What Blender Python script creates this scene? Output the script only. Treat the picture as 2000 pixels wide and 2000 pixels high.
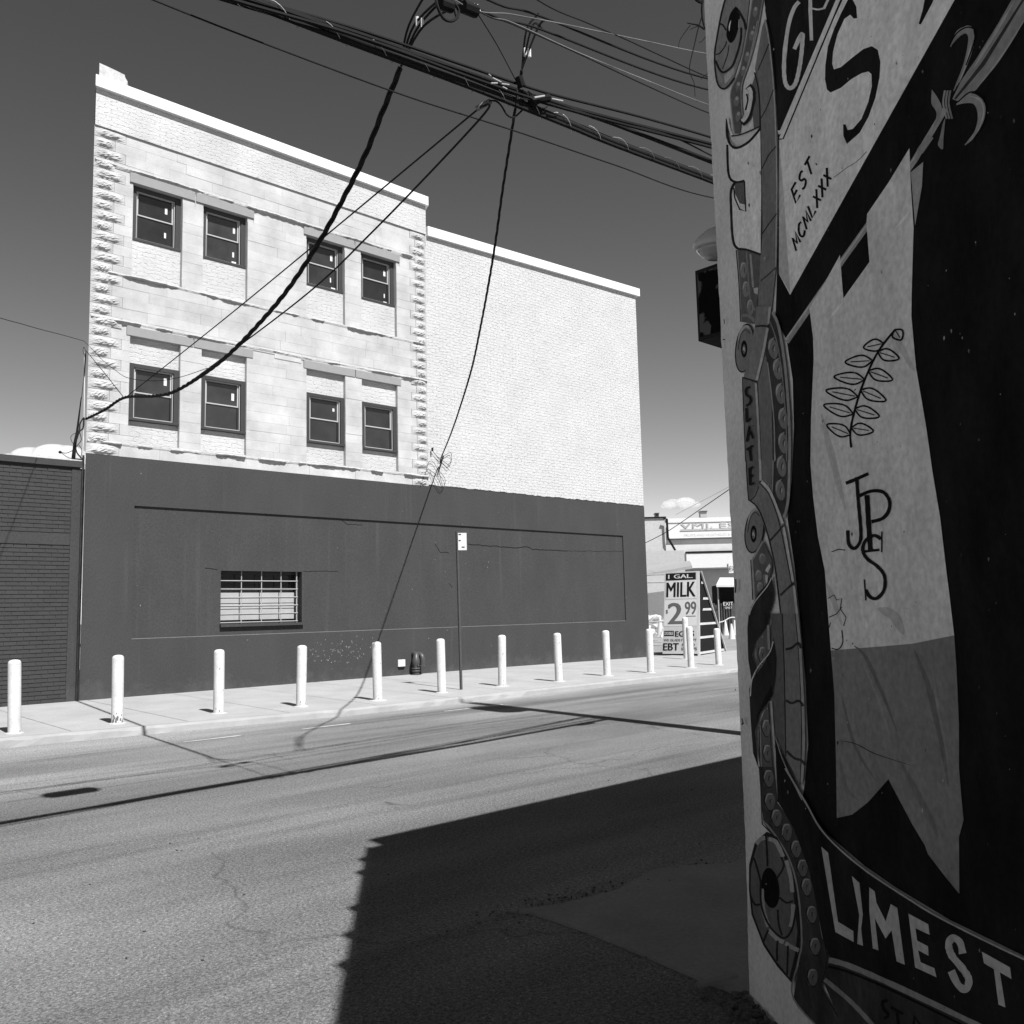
import bpy, bmesh, math, random
from mathutils import Vector, Matrix
from mathutils.geometry import tessellate_polygon
random.seed(7)
for o in list(bpy.data.objects): bpy.data.objects.remove(o)
S = bpy.context.scene
COL = S.collection

# ------------------------------------------------------------------ camera
CF = 50.0 / 56.0 * 2000.0
PIT, ROL, YAW = (math.radians(a) for a in (6.288, -1.396, 46.642))
def _basis():
    cp, sp, cr, sr = math.cos(PIT), math.sin(PIT), math.cos(ROL), math.sin(ROL)
    f = Vector((0, cp, sp)); u0 = Vector((0, -sp, cp)); r0 = Vector((1, 0, 0))
    r = r0 * cr + u0 * sr; u = u0 * cr - r0 * sr
    d = Vector((math.sin(YAW), math.cos(YAW), 0)); e = Vector((-math.cos(YAW), math.sin(YAW), 0))
    m = lambda v: Vector((v.dot(d), v.dot(e), v.z))
    return m(r), m(u), m(f)
CR, CU, CFW = _basis()
CC = Vector((0, -17.477, 1.38))
cam = bpy.data.cameras.new('camera'); cam.sensor_width = 56; cam.sensor_fit = 'HORIZONTAL'; cam.lens = 50
cam.clip_end = 6000; cam.clip_start = 0.05
camo = bpy.data.objects.new('camera', cam); COL.objects.link(camo)
camo.matrix_world = Matrix(((CR.x, CU.x, -CFW.x, CC.x), (CR.y, CU.y, -CFW.y, CC.y), (CR.z, CU.z, -CFW.z, CC.z), (0, 0, 0, 1)))
S.camera = camo
# ------------------------------------------------------------------ sky, sun, exposure
SUN = Vector((-.085, -.745, 1.0)).normalized()
w = bpy.data.worlds.new('World'); S.world = w; w.use_nodes = True
nt = w.node_tree; nt.nodes.clear()
sky = nt.nodes.new('ShaderNodeTexSky'); sky.sky_type = 'NISHITA'; sky.sun_disc = False
sky.sun_elevation = math.asin(SUN.z); sky.sun_rotation = math.atan2(SUN.x, SUN.y)
sky.air_density = 1.0; sky.dust_density = 0.1; sky.ozone_density = 1.0
sep = nt.nodes.new('ShaderNodeSeparateColor'); comb = nt.nodes.new('ShaderNodeCombineColor')
bg = nt.nodes.new('ShaderNodeBackground'); bg.inputs['Strength'].default_value = 0.05
wo = nt.nodes.new('ShaderNodeOutputWorld')
nt.links.new(sky.outputs[0], sep.inputs[0])
pw = nt.nodes.new('ShaderNodeMath'); pw.operation = 'POWER'; pw.inputs[1].default_value = 1.5; nt.links.new(sep.outputs[0], pw.inputs[0])
fl = nt.nodes.new('ShaderNodeMath'); fl.operation = 'MULTIPLY'; fl.inputs[1].default_value = .82; nt.links.new(pw.outputs[0], fl.inputs[0])   # filter factor
for i in range(3): nt.links.new(fl.outputs[0], comb.inputs[i])     # contrasty black-and-white film behind a red filter
nt.links.new(comb.outputs[0], bg.inputs['Color']); nt.links.new(bg.outputs[0], wo.inputs['Surface'])
sl = bpy.data.lights.new('sun', 'SUN'); sl.energy = 5.0; sl.angle = math.radians(.53); sl.color = (1, 1, 1)
so = bpy.data.objects.new('sun', sl); COL.objects.link(so); so.location = (0, -30, 30)
so.rotation_euler = SUN.to_track_quat('Z', 'Y').to_euler()
vs = S.view_settings; vs.view_transform = 'Standard'; vs.look = 'None'; vs.exposure = 0.85; vs.gamma = 1.0; vs.use_curve_mapping = False
S.render.engine = 'CYCLES'; S.cycles.volume_bounces = 6

# ------------------------------------------------------------------ photograph geometry helpers
def ray(x, y): return CR * (x - 1000) - CU * (y - 1000) + CFW * CF
def onY(x, y, Y=0.0):
    r = ray(x, y); return CC + r * ((Y - CC.y) / r.y)
def onZ(x, y, Z=0.0):
    r = ray(x, y); return CC + r * ((Z - CC.z) / r.z)
def onP(x, y, p0, n):
    r = ray(x, y); return CC + r * ((Vector(p0) - CC).dot(n) / r.dot(n))
def at(x, y, depth): return CC + ray(x, y) * (depth / CF)

# ------------------------------------------------------------------ materials
MATS = {}
def mat(name, val, rough=.85, var=.12, scale=6.0, bump=0.0, bscale=40.0, bdist=.01, rnd=0.0, spec=.3, stretch=(1, 1, 1), fine=0.0, fscale=120.0, metal=0.0):
    """grey paint / stone / metal: base value with blotchy variation, fine speckle and relief"""
    if name in MATS: return MATS[name]
    m = bpy.data.materials.new(name); m.use_nodes = True; t = m.node_tree; n = t.nodes; L = t.links
    b = n['Principled BSDF']; b.inputs['Roughness'].default_value = rough; b.inputs['Metallic'].default_value = metal
    b.inputs['Specular IOR Level'].default_value = spec
    g = n.new('ShaderNodeNewGeometry'); mp = n.new('ShaderNodeMapping'); mp.inputs['Scale'].default_value = stretch
    L.new(g.outputs['Position'], mp.inputs['Vector'])
    nz = n.new('ShaderNodeTexNoise'); nz.inputs['Scale'].default_value = scale; nz.inputs['Detail'].default_value = 6; nz.inputs['Roughness'].default_value = .6
    L.new(mp.outputs[0], nz.inputs['Vector'])
    mr = n.new('ShaderNodeMapRange'); mr.inputs['From Min'].default_value = .25; mr.inputs['From Max'].default_value = .75
    mr.inputs['To Min'].default_value = val * (1 - var); mr.inputs['To Max'].default_value = val * (1 + var)
    L.new(nz.outputs['Fac'], mr.inputs['Value']); out = mr.outputs[0]
    if fine:
        fz = n.new('ShaderNodeTexNoise'); fz.inputs['Scale'].default_value = fscale; fz.inputs['Detail'].default_value = 3
        L.new(g.outputs['Position'], fz.inputs['Vector'])
        fm = n.new('ShaderNodeMapRange'); fm.inputs['From Min'].default_value = .3; fm.inputs['From Max'].default_value = .7
        fm.inputs['To Min'].default_value = 1 - fine; fm.inputs['To Max'].default_value = 1 + fine
        L.new(fz.outputs['Fac'], fm.inputs['Value'])
        mu = n.new('ShaderNodeMath'); mu.operation = 'MULTIPLY'; L.new(out, mu.inputs[0]); L.new(fm.outputs[0], mu.inputs[1]); out = mu.outputs[0]
    if rnd:
        oi = n.new('ShaderNodeObjectInfo'); rm = n.new('ShaderNodeMapRange')
        rm.inputs['To Min'].default_value = 1 - rnd; rm.inputs['To Max'].default_value = 1 + rnd
        L.new(oi.outputs['Random'], rm.inputs['Value'])
        mu = n.new('ShaderNodeMath'); mu.operation = 'MULTIPLY'; L.new(out, mu.inputs[0]); L.new(rm.outputs[0], mu.inputs[1]); out = mu.outputs[0]
    cc = n.new('ShaderNodeCombineColor')
    for i in range(3): L.new(out, cc.inputs[i])
    L.new(cc.outputs[0], b.inputs['Base Color'])
    if bump:
        bz = n.new('ShaderNodeTexNoise'); bz.inputs['Scale'].default_value = bscale; bz.inputs['Detail'].default_value = 5
        L.new(mp.outputs[0], bz.inputs['Vector'])
        bp = n.new('ShaderNodeBump'); bp.inputs['Strength'].default_value = bump; bp.inputs['Distance'].default_value = bdist
        L.new(bz.outputs['Fac'], bp.inputs['Height']); L.new(bp.outputs[0], b.inputs['Normal'])
    m['out'] = 0
    MATS[name] = m
    return m

def nodes_of(m): return m.node_tree.nodes, m.node_tree.links

def whitewash(name, val, darkz=None):
    """whitewashed rough brick: distorted brick relief; optionally brushed dark below a ragged line"""
    m = bpy.data.materials.new(name); m.use_nodes = True; n, L = nodes_of(m); b = n['Principled BSDF']; b.inputs['Roughness'].default_value = .9
    b.inputs['Specular IOR Level'].default_value = .2
    g = n.new('ShaderNodeNewGeometry'); sx = n.new('ShaderNodeSeparateXYZ'); L.new(g.outputs['Position'], sx.inputs[0])
    nz = n.new('ShaderNodeTexNoise'); nz.inputs['Scale'].default_value = 6.5; nz.inputs['Detail'].default_value = 5; L.new(g.outputs['Position'], nz.inputs['Vector'])
    cx = n.new('ShaderNodeCombineXYZ'); L.new(sx.outputs[0], cx.inputs[0]); L.new(sx.outputs[2], cx.inputs[1])
    ad = n.new('ShaderNodeMix'); ad.data_type = 'VECTOR'; ad.inputs[0].default_value = .09 if darkz else .12
    L.new(cx.outputs[0], ad.inputs[4]); L.new(nz.outputs['Color'], ad.inputs[5])
    br = n.new('ShaderNodeTexBrick'); br.inputs['Scale'].default_value = 1; br.inputs['Brick Width'].default_value = .21; br.inputs['Row Height'].default_value = .073
    br.inputs['Mortar Size'].default_value = .011; br.inputs['Mortar Smooth'].default_value = .6
    L.new(ad.outputs[1], br.inputs['Vector'])
    n2 = n.new('ShaderNodeTexNoise'); n2.inputs['Scale'].default_value = 16; n2.inputs['Detail'].default_value = 5; L.new(cx.outputs[0], n2.inputs['Vector'])
    n3 = n.new('ShaderNodeTexNoise'); n3.inputs['Scale'].default_value = 1.1; n3.inputs['Detail'].default_value = 4; L.new(cx.outputs[0], n3.inputs['Vector'])
    # joints are open only in patches
    ps = n.new('ShaderNodeMapRange'); ps.inputs['From Min'].default_value = .46; ps.inputs['From Max'].default_value = .6; L.new(n2.outputs['Fac'], ps.inputs['Value'])
    mm = n.new('ShaderNodeMath'); mm.operation = 'MULTIPLY'; L.new(br.outputs['Fac'], mm.inputs[0]); L.new(ps.outputs[0], mm.inputs[1])
    h = n.new('ShaderNodeMath'); h.operation = 'MULTIPLY_ADD'; L.new(mm.outputs[0], h.inputs[0]); h.inputs[1].default_value = -1.0; L.new(n2.outputs['Fac'], h.inputs[2])
    bp = n.new('ShaderNodeBump'); bp.inputs['Strength'].default_value = .7 if darkz else .6; bp.inputs['Distance'].default_value = .026 if darkz else .02
    L.new(h.outputs[0], bp.inputs['Height']); L.new(bp.outputs[0], b.inputs['Normal'])
    mr = n.new('ShaderNodeMapRange'); mr.inputs['From Min'].default_value = .3; mr.inputs['From Max'].default_value = .7
    mr.inputs['To Min'].default_value = val * (.95 if darkz else .86); mr.inputs['To Max'].default_value = val * (1.04 if darkz else 1.08); L.new(n3.outputs['Fac'], mr.inputs['Value'])
    out = mr.outputs[0]
    if darkz is not None:
        nn = n.new('ShaderNodeTexNoise'); nn.inputs['Scale'].default_value = 5; nn.inputs['Detail'].default_value = 6; L.new(cx.outputs[0], nn.inputs['Vector'])
        a = n.new('ShaderNodeMath'); a.operation = 'MULTIPLY_ADD'; L.new(nn.outputs['Fac'], a.inputs[0]); a.inputs[1].default_value = .1; a.inputs[2].default_value = darkz - .05
        lt = n.new('ShaderNodeMath'); lt.operation = 'LESS_THAN'; L.new(sx.outputs[2], lt.inputs[0]); L.new(a.outputs[0], lt.inputs[1])
        mx = n.new('ShaderNodeMix'); mx.data_type = 'FLOAT'; L.new(lt.outputs[0], mx.inputs[0]); L.new(out, mx.inputs[2]); mx.inputs[3].default_value = .036
        out = mx.outputs[0]
    cc = n.new('ShaderNodeCombineColor')
    for i in range(3): L.new(out, cc.inputs[i])
    L.new(cc.outputs[0], b.inputs['Base Color'])
    return m

M_STONE = mat('painted_stone', 0.385, var=.26, scale=1.5, bump=.45, bscale=55, bdist=.012, rnd=.05, fine=.08, fscale=60)
M_QUOIN = mat('rough_stone', 0.35, var=.22, scale=3, bump=.6, bscale=38, bdist=.02, rnd=.04)
M_MORTAR = mat('mortar', 0.370, var=.15)
M_LINTEL = mat('lintel_stone', 0.227, var=.06, scale=9, bump=.15)
M_BELT = mat('chipped_stone', 0.353, var=.2, scale=12, bump=.7, bscale=30, bdist=.02)
M_WHITEBRICK = whitewash('whitewashed_brick', 0.43)
M_WHITEBRICK2 = whitewash('whitewashed_brick_wing', .43, 4.545)
M_DARK = mat('dark_wall_paint', 0.036, rough=.8, var=.13, scale=1.4, bump=.6, bscale=32, bdist=.012, fine=.16, fscale=45, stretch=(1, 1, .45))
M_DBRICK = mat('dark_painted_brick', 0.033, rough=.7, var=.08, scale=4, bump=.3, bscale=60, bdist=.006, rnd=.08)
M_DMORT = mat('dark_mortar', 0.034, var=.1)
M_COPING = mat('white_metal_coping', 0.622, rough=.5, var=.02)
M_WFRAME = mat('brown_window_frame', 0.035, rough=.5, var=.05)
M_WTRIM = mat('pale_window_trim', 0.353, rough=.45, var=.04)
M_STICK = mat('white_sticker', 0.554, var=.03)
M_BOLL = mat('white_bollard_paint', 0.500, rough=.55, var=.13, scale=4, fine=.08, fscale=28)
M_CABLE = mat('black_cable', .010, rough=.7, var=.2, spec=.12)
M_CABLEG = mat('grey_wire', .35, rough=.4, var=.15)
M_BARE = mat('bare_wire', .14, rough=.4, var=.6, scale=2.5)
M_STEEL = mat('galvanised_steel', .4, rough=.4, var=.1, metal=.3)
M_WHITE = mat('white_paint', 0.521, rough=.6, var=.04)
M_BLACK = mat('black_paint', .012, rough=.9, var=.2, spec=.08)
M_POST = mat('green_sign_post', .058, rough=.5, var=.1)
M_PIPE = mat('dark_pipe_paint', .05, rough=.45, var=.12, spec=.4)
M_WOOD = mat('weathered_wood', .42, var=.2, scale=7, stretch=(1, 1, .15), bump=.2)
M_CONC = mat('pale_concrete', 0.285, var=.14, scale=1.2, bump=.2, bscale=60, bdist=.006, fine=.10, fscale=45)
M_KERB = mat('kerb_concrete', 0.260, var=.14, scale=3, bump=.3, bscale=25, bdist=.012)

def splash_dust(m):
    """road dust splashed unevenly over the foot of a painted wall, and pale rain streaks"""
    n, L = nodes_of(m); b = n['Principled BSDF']; src = b.inputs['Base Color'].links[0].from_socket
    g = n.new('ShaderNodeNewGeometry'); sx = n.new('ShaderNodeSeparateXYZ'); L.new(g.outputs['Position'], sx.inputs[0])
    nz = n.new('ShaderNodeTexNoise'); nz.inputs['Scale'].default_value = 2.2; nz.inputs['Detail'].default_value = 7; nz.inputs['Roughness'].default_value = .7; L.new(g.outputs['Position'], nz.inputs['Vector'])
    a = n.new('ShaderNodeMath'); a.operation = 'MULTIPLY_ADD'; L.new(sx.outputs[2], a.inputs[0]); a.inputs[1].default_value = -.55; L.new(nz.outputs['Fac'], a.inputs[2])
    r = n.new('ShaderNodeMapRange'); r.inputs['From Min'].default_value = .36; r.inputs['From Max'].default_value = .62; r.inputs['To Max'].default_value = .55; L.new(a.outputs[0], r.inputs['Value'])
    mp = n.new('ShaderNodeMapping'); mp.inputs['Scale'].default_value = (1, 1, .05); L.new(g.outputs['Position'], mp.inputs['Vector'])
    z2 = n.new('ShaderNodeTexNoise'); z2.inputs['Scale'].default_value = 7; z2.inputs['Detail'].default_value = 5; L.new(mp.outputs[0], z2.inputs['Vector'])
    r2 = n.new('ShaderNodeMapRange'); r2.inputs['From Min'].default_value = .60; r2.inputs['From Max'].default_value = .75; r2.inputs['To Max'].default_value = .22; L.new(z2.outputs['Fac'], r2.inputs['Value'])
    mxx = n.new('ShaderNodeMath'); mxx.operation = 'MAXIMUM'; L.new(r.outputs[0], mxx.inputs[0]); L.new(r2.outputs[0], mxx.inputs[1])
    mi = n.new('ShaderNodeMix'); mi.data_type = 'RGBA'; L.new(mxx.outputs[0], mi.inputs[0]); L.new(src, mi.inputs[6]); mi.inputs[7].default_value = (.075, .075, .075, 1); L.new(mi.outputs[2], b.inputs['Base Color'])
splash_dust(M_DARK)
def glass_mat():
    m = bpy.data.materials.new('window_glass'); m.use_nodes = True; n, L = nodes_of(m); b = n['Principled BSDF']
    b.inputs['Base Color'].default_value = (.022, .022, .022, 1); b.inputs['Roughness'].default_value = .06; b.inputs['Specular IOR Level'].default_value = .9
    oi = n.new('ShaderNodeObjectInfo'); rm = n.new('ShaderNodeMapRange'); rm.inputs['To Min'].default_value = .010; rm.inputs['To Max'].default_value = .034; L.new(oi.outputs['Random'], rm.inputs['Value'])
    g0 = n.new('ShaderNodeNewGeometry'); z0 = n.new('ShaderNodeTexNoise'); z0.inputs['Scale'].default_value = 2.6; z0.inputs['Detail'].default_value = 3; L.new(g0.outputs['Position'], z0.inputs['Vector'])
    m0 = n.new('ShaderNodeMath'); m0.operation = 'MULTIPLY'; L.new(rm.outputs[0], m0.inputs[0]); ma = n.new('ShaderNodeMath'); ma.operation = 'MULTIPLY_ADD'; L.new(z0.outputs['Fac'], ma.inputs[0]); ma.inputs[1].default_value = 1.6; ma.inputs[2].default_value = .2; L.new(ma.outputs[0], m0.inputs[1])
    c0 = n.new('ShaderNodeCombineColor')
    for i in range(3): L.new(m0.outputs[0], c0.inputs[i])
    L.new(c0.outputs[0], b.inputs['Base Color'])
    g = n.new('ShaderNodeNewGeometry'); nz = n.new('ShaderNodeTexNoise'); nz.inputs['Scale'].default_value = 1.6; L.new(g.outputs['Position'], nz.inputs['Vector'])
    bp = n.new('ShaderNodeBump'); bp.inputs['Strength'].default_value = .04; L.new(nz.outputs['Fac'], bp.inputs['Height']); L.new(bp.outputs[0], b.inputs['Normal'])
    return m
M_GLASS = glass_mat()

def asphalt_mat():
    m = bpy.data.materials.new('worn_asphalt'); m.use_nodes = True; n, L = nodes_of(m); b = n['Principled BSDF']; b.inputs['Roughness'].default_value = .9
    b.inputs['Specular IOR Level'].default_value = .03
    g = n.new('ShaderNodeNewGeometry'); P = g.outputs['Position']
    def noise(scale, stretch=(1, 1, 1), det=5, rough=.55):
        mp = n.new('ShaderNodeMapping'); mp.inputs['Scale'].default_value = stretch; L.new(P, mp.inputs['Vector'])
        z = n.new('ShaderNodeTexNoise'); z.inputs['Scale'].default_value = scale; z.inputs['Detail'].default_value = det; z.inputs['Roughness'].default_value = rough
        L.new(mp.outputs[0], z.inputs['Vector']); return z.outputs['Fac']
    def rng(x, a, c, lo, hi):
        r = n.new('ShaderNodeMapRange'); r.inputs['From Min'].default_value = a; r.inputs['From Max'].default_value = c
        r.inputs['To Min'].default_value = lo; r.inputs['To Max'].default_value = hi; L.new(x, r.inputs['Value']); return r.outputs[0]
    def mul(a, c):
        q = n.new('ShaderNodeMath'); q.operation = 'MULTIPLY'; L.new(a, q.inputs[0])
        if isinstance(c, float): q.inputs[1].default_value = c
        else: L.new(c, q.inputs[1])
        return q.outputs[0]
    v = rng(noise(.55, (.35, 1, 1), 6), .3, .7, .74, 1.22)                      # dusty and worn areas
    v = mul(v, rng(noise(1.3, (.10, 1.6, 1), 5), .3, .72, 1.08, .86))           # wheel tracks along the street
    v = mul(v, rng(noise(55, det=3, rough=.7), .30, .70, .52, 1.48))                      # aggregate
    sv = n.new('ShaderNodeTexVoronoi'); sv.inputs['Scale'].default_value = 165; L.new(P, sv.inputs['Vector'])
    sc_ = n.new('ShaderNodeSeparateColor'); L.new(sv.outputs['Color'], sc_.inputs[0])
    v = mul(v, rng(sc_.outputs[0], 0, 1, .66, 1.34)); v = mul(v, rng(sc_.outputs[1], .93, 1.0, 1.0, 1.7))
    v = mul(v, rng(noise(.8, (.28, 1, 1), 3), .40, .60, .84, 1.08))
    # oblique tyre streaks and oil-dark smears
    rot = n.new('ShaderNodeMapping'); rot.inputs['Rotation'].default_value = (0, 0, math.radians(-14)); rot.inputs['Scale'].default_value = (.07, 1.5, 1); L.new(P, rot.inputs['Vector'])
    tz = n.new('ShaderNodeTexNoise'); tz.inputs['Scale'].default_value = 1.7; tz.inputs['Detail'].default_value = 6; L.new(rot.outputs[0], tz.inputs['Vector'])
    v = mul(v, rng(tz.outputs['Fac'], .56, .70, 1.0, .74))
    # thin cracks, only in patches
    vo = n.new('ShaderNodeTexVoronoi'); vo.feature = 'DISTANCE_TO_EDGE'; vo.inputs['Scale'].default_value = .42
    mp = n.new('ShaderNodeMapping'); L.new(P, mp.inputs['Vector'])
    wz = n.new('ShaderNodeTexNoise'); wz.inputs['Scale'].default_value = 2.2; wz.inputs['Detail'].default_value = 5; L.new(P, wz.inputs['Vector'])
    mx = n.new('ShaderNodeMix'); mx.data_type = 'VECTOR'; mx.inputs[0].default_value = .35; L.new(mp.outputs[0], mx.inputs[4]); L.new(wz.outputs['Color'], mx.inputs[5])
    L.new(mx.outputs[1], vo.inputs['Vector'])
    cr = rng(vo.outputs['Distance'], .0, .006, .0, 1.0)
    pm = rng(noise(.35, det=2), .48, .56, 0.0, 1.0)
    q = n.new('ShaderNodeMath'); q.operation = 'MULTIPLY_ADD'; L.new(cr, q.inputs[0]); q.inputs[1].default_value = .3; q.inputs[2].default_value = .7
    mxc = n.new('ShaderNodeMix'); mxc.data_type = 'FLOAT'; L.new(pm, mxc.inputs[0]); mxc.inputs[2].default_value = 1.0; L.new(q.outputs[0], mxc.inputs[3])
    v = mul(v, mxc.outputs[0]); v = mul(v, .140)
    # pale dust along the gutter
    sx = n.new('ShaderNodeSeparateXYZ'); L.new(P, sx.inputs[0])
    gd = rng(sx.outputs[1], -8.0, -4.6, 1.0, 1.5); v = mul(v, gd)
    cc = n.new('ShaderNodeCombineColor')
    for i in range(3): L.new(v, cc.inputs[i])
    L.new(cc.outputs[0], b.inputs['Base Color'])
    bp = n.new('ShaderNodeBump'); bp.inputs['Strength'].default_value = .5; bp.inputs['Distance'].default_value = .008
    L.new(noise(90, det=3), bp.inputs['Height']); L.new(bp.outputs[0], b.inputs['Normal'])
    return m
M_ASPH = asphalt_mat()
M_GROUND = mat('distant_ground', .2, var=.2, scale=.5)

# ------------------------------------------------------------------ object helpers
ORG = {}
def tag(o, label=None, cat=None, group=None, kind=None):
    if label: o['label'] = label
    if cat: o['category'] = cat
    if group: o['group'] = group
    if kind: o['kind'] = kind
    return o
def thing(name, loc, label, cat, group=None):
    o = bpy.data.objects.new(name, None); COL.objects.link(o); o.location = loc; o.empty_display_size = .2
    ORG[o] = Vector(loc); return tag(o, label, cat, group)
class MB:
    def __init__(s): s.v = []; s.f = []; s.mi = []; s.m = []; s.cur = 0
    def use(s, m):
        if m not in s.m: s.m.append(m)
        s.cur = s.m.index(m); return s
    def face(s, pts):
        i = len(s.v); s.v += [Vector(p) for p in pts]; s.f.append(tuple(range(i, i + len(pts)))); s.mi.append(s.cur)
    def box(s, x0, x1, y0, y1, z0, z1):
        s.obox(Vector((x0, y0, z0)), Vector((x1 - x0, 0, 0)), Vector((0, y1 - y0, 0)), Vector((0, 0, z1 - z0)))
        return s
    def obox(s, o, a, b, c):
        i = len(s.v); o = Vector(o); a, b, c = Vector(a), Vector(b), Vector(c)
        s.v += [o, o + a, o + a + b, o + b, o + c, o + a + c, o + a + b + c, o + b + c]
        for q in ((0, 3, 2, 1), (4, 5, 6, 7), (0, 1, 5, 4), (1, 2, 6, 5), (2, 3, 7, 6), (3, 0, 4, 7)):
            s.f.append(tuple(i + k for k in q)); s.mi.append(s.cur)
        return s
    def tube(s, path, r, n=8, cap=True):
        path = [Vector(p) for p in path]; k = len(path); rs = r if isinstance(r, (list, tuple)) else [r] * k
        ref = None; base = len(s.v)
        for i, p in enumerate(path):
            t = (path[min(i + 1, k - 1)] - path[max(i - 1, 0)]).normalized()
            if ref is None:
                ref = Vector((0, 0, 1)) if abs(t.z) < .9 else Vector((1, 0, 0))
            a = ref - t * ref.dot(t)
            if a.length < 1e-6: a = t.orthogonal()
            a.normalize(); ref = a; b = t.cross(a)
            for j in range(n):
                q = 2 * math.pi * j / n; s.v.append(p + (a * math.cos(q) + b * math.sin(q)) * rs[i])
        for i in range(k - 1):
            for j in range(n):
                s.f.append((base + i * n + j, base + i * n + (j + 1) % n, base + (i + 1) * n + (j + 1) % n, base + (i + 1) * n + j)); s.mi.append(s.cur)
        if cap:
            s.f.append(tuple(base + j for j in reversed(range(n)))); s.mi.append(s.cur)
            s.f.append(tuple(base + (k - 1) * n + j for j in range(n))); s.mi.append(s.cur)
        return s
    def lathe(s, c, prof, n=20, up=Vector((0, 0, 1))):
        c = Vector(c); up = Vector(up).normalized(); a = up.orthogonal().normalized(); b = up.cross(a); base = len(s.v)
        for (r, h) in prof:
            for j in range(n):
                q = 2 * math.pi * j / n; s.v.append(c + up * h + (a * math.cos(q) + b * math.sin(q)) * r)
        for i in range(len(prof) - 1):
            for j in range(n):
                s.f.append((base + i * n + j, base + i * n + (j + 1) % n, base + (i + 1) * n + (j + 1) % n, base + (i + 1) * n + j)); s.mi.append(s.cur)
        s.f.append(tuple(base + j for j in reversed(range(n)))); s.mi.append(s.cur)
        s.f.append(tuple(base + (len(prof) - 1) * n + j for j in range(n))); s.mi.append(s.cur)
        return s
    def build(s, name, m=None, parent=None, smooth=False, bevel=0.0):
        off = Vector((0, 0, 0)); p = parent
        if p is not None: off = ORG.get(p, off)
        me = bpy.data.meshes.new(name); me.from_pydata([v - off for v in s.v], [], s.f)
        ms = s.m if s.m else [m]
        for q in ms: me.materials.append(q)
        if s.m:
            for i, pl in enumerate(me.polygons): pl.material_index = s.mi[i]
        if smooth:
            for pl in me.polygons: pl.use_smooth = True
        me.update()
        o = bpy.data.objects.new(name, me); COL.objects.link(o)
        ORG[o] = off
        if parent is not None: o.parent = parent
        if bevel:
            bv = o.modifiers.new('bevel', 'BEVEL'); bv.width = bevel; bv.segments = 2; bv.limit_method = 'ANGLE'
        return o
def struct(o): o['kind'] = 'structure'; return o
def wall_grid(mb, x0, x1, z0, z1, holes, y, depth):
    xs = sorted({x0, x1, *[h[0] for h in holes], *[h[1] for h in holes]}); zs = sorted({z0, z1, *[h[2] for h in holes], *[h[3] for h in holes]})
    for i in range(len(xs) - 1):
        for j in range(len(zs) - 1):
            cx, cz = (xs[i] + xs[i + 1]) / 2, (zs[j] + zs[j + 1]) / 2
            if any(h[0] < cx < h[1] and h[2] < cz < h[3] for h in holes): continue
            mb.face([(xs[i], y, zs[j]), (xs[i + 1], y, zs[j]), (xs[i + 1], y, zs[j + 1]), (xs[i], y, zs[j + 1])])
    for (a, b, c, d) in holes:
        mb.face([(a, y, c), (a, y, d), (a, y + depth, d), (a, y + depth, c)]); mb.face([(b, y, d), (b, y, c), (b, y + depth, c), (b, y + depth, d)])
        mb.face([(a, y, d), (b, y, d), (b, y + depth, d), (a, y + depth, d)]); mb.face([(b, y, c), (a, y, c), (a, y + depth, c), (b, y + depth, c)])
def catmull(P, sub=8):
    P = [Vector(p) for p in P]; out = []
    for i in range(len(P) - 1):
        p0, p1, p2, p3 = P[max(i - 1, 0)], P[i], P[i + 1], P[min(i + 2, len(P) - 1)]
        for k in range(sub):
            t = k / sub; out.append(.5 * ((2 * p1) + (p2 - p0) * t + (2 * p0 - 5 * p1 + 4 * p2 - p3) * t * t + (3 * p1 - p0 - 3 * p2 + p3) * t ** 3))
    out.append(P[-1]); return out
def text_mesh(txt, height, width, mtx, depth=.004):
    """default-font lettering as a mesh, fitted to width x height; mtx maps (x right, y up, z out)"""
    cu = bpy.data.curves.new('t', 'FONT'); cu.body = txt; cu.size = 1; cu.extrude = 0; cu.resolution_u = 3; cu.offset = 0
    ob = bpy.data.objects.new('t', cu); COL.objects.link(ob)
    dg = bpy.context.evaluated_depsgraph_get(); dg.update(); me = bpy.data.meshes.new_from_object(ob.evaluated_get(dg))
    bpy.data.objects.remove(ob)
    xs = [v.co.x for v in me.vertices]; ys = [v.co.y for v in me.vertices]
    x0, x1, y0, y1 = min(xs), max(xs), min(ys), max(ys); V = []
    for v in me.vertices: V.append(mtx @ Vector(((v.co.x - x0) / (x1 - x0) * width, (v.co.y - y0) / (y1 - y0) * height, depth)))
    F = [tuple(p.vertices) for p in me.polygons]; bpy.data.meshes.remove(me)
    return V, F
def add_text(mb, *a, bold=Vector((0, 0, 0)), out=Vector((0, 0, 0)), **k):
    V, F = text_mesh(*a, **k)
    for j in (range(-2, 3) if bold.length else (0,)):      # heavy lettering: the strokes thickened sideways
        i = len(mb.v); mb.v += [v + bold * (j / 2) + out * (j + 2) for v in V]
        for f in F: mb.f.append(tuple(i + q for q in f)); mb.mi.append(mb.cur)

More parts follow.
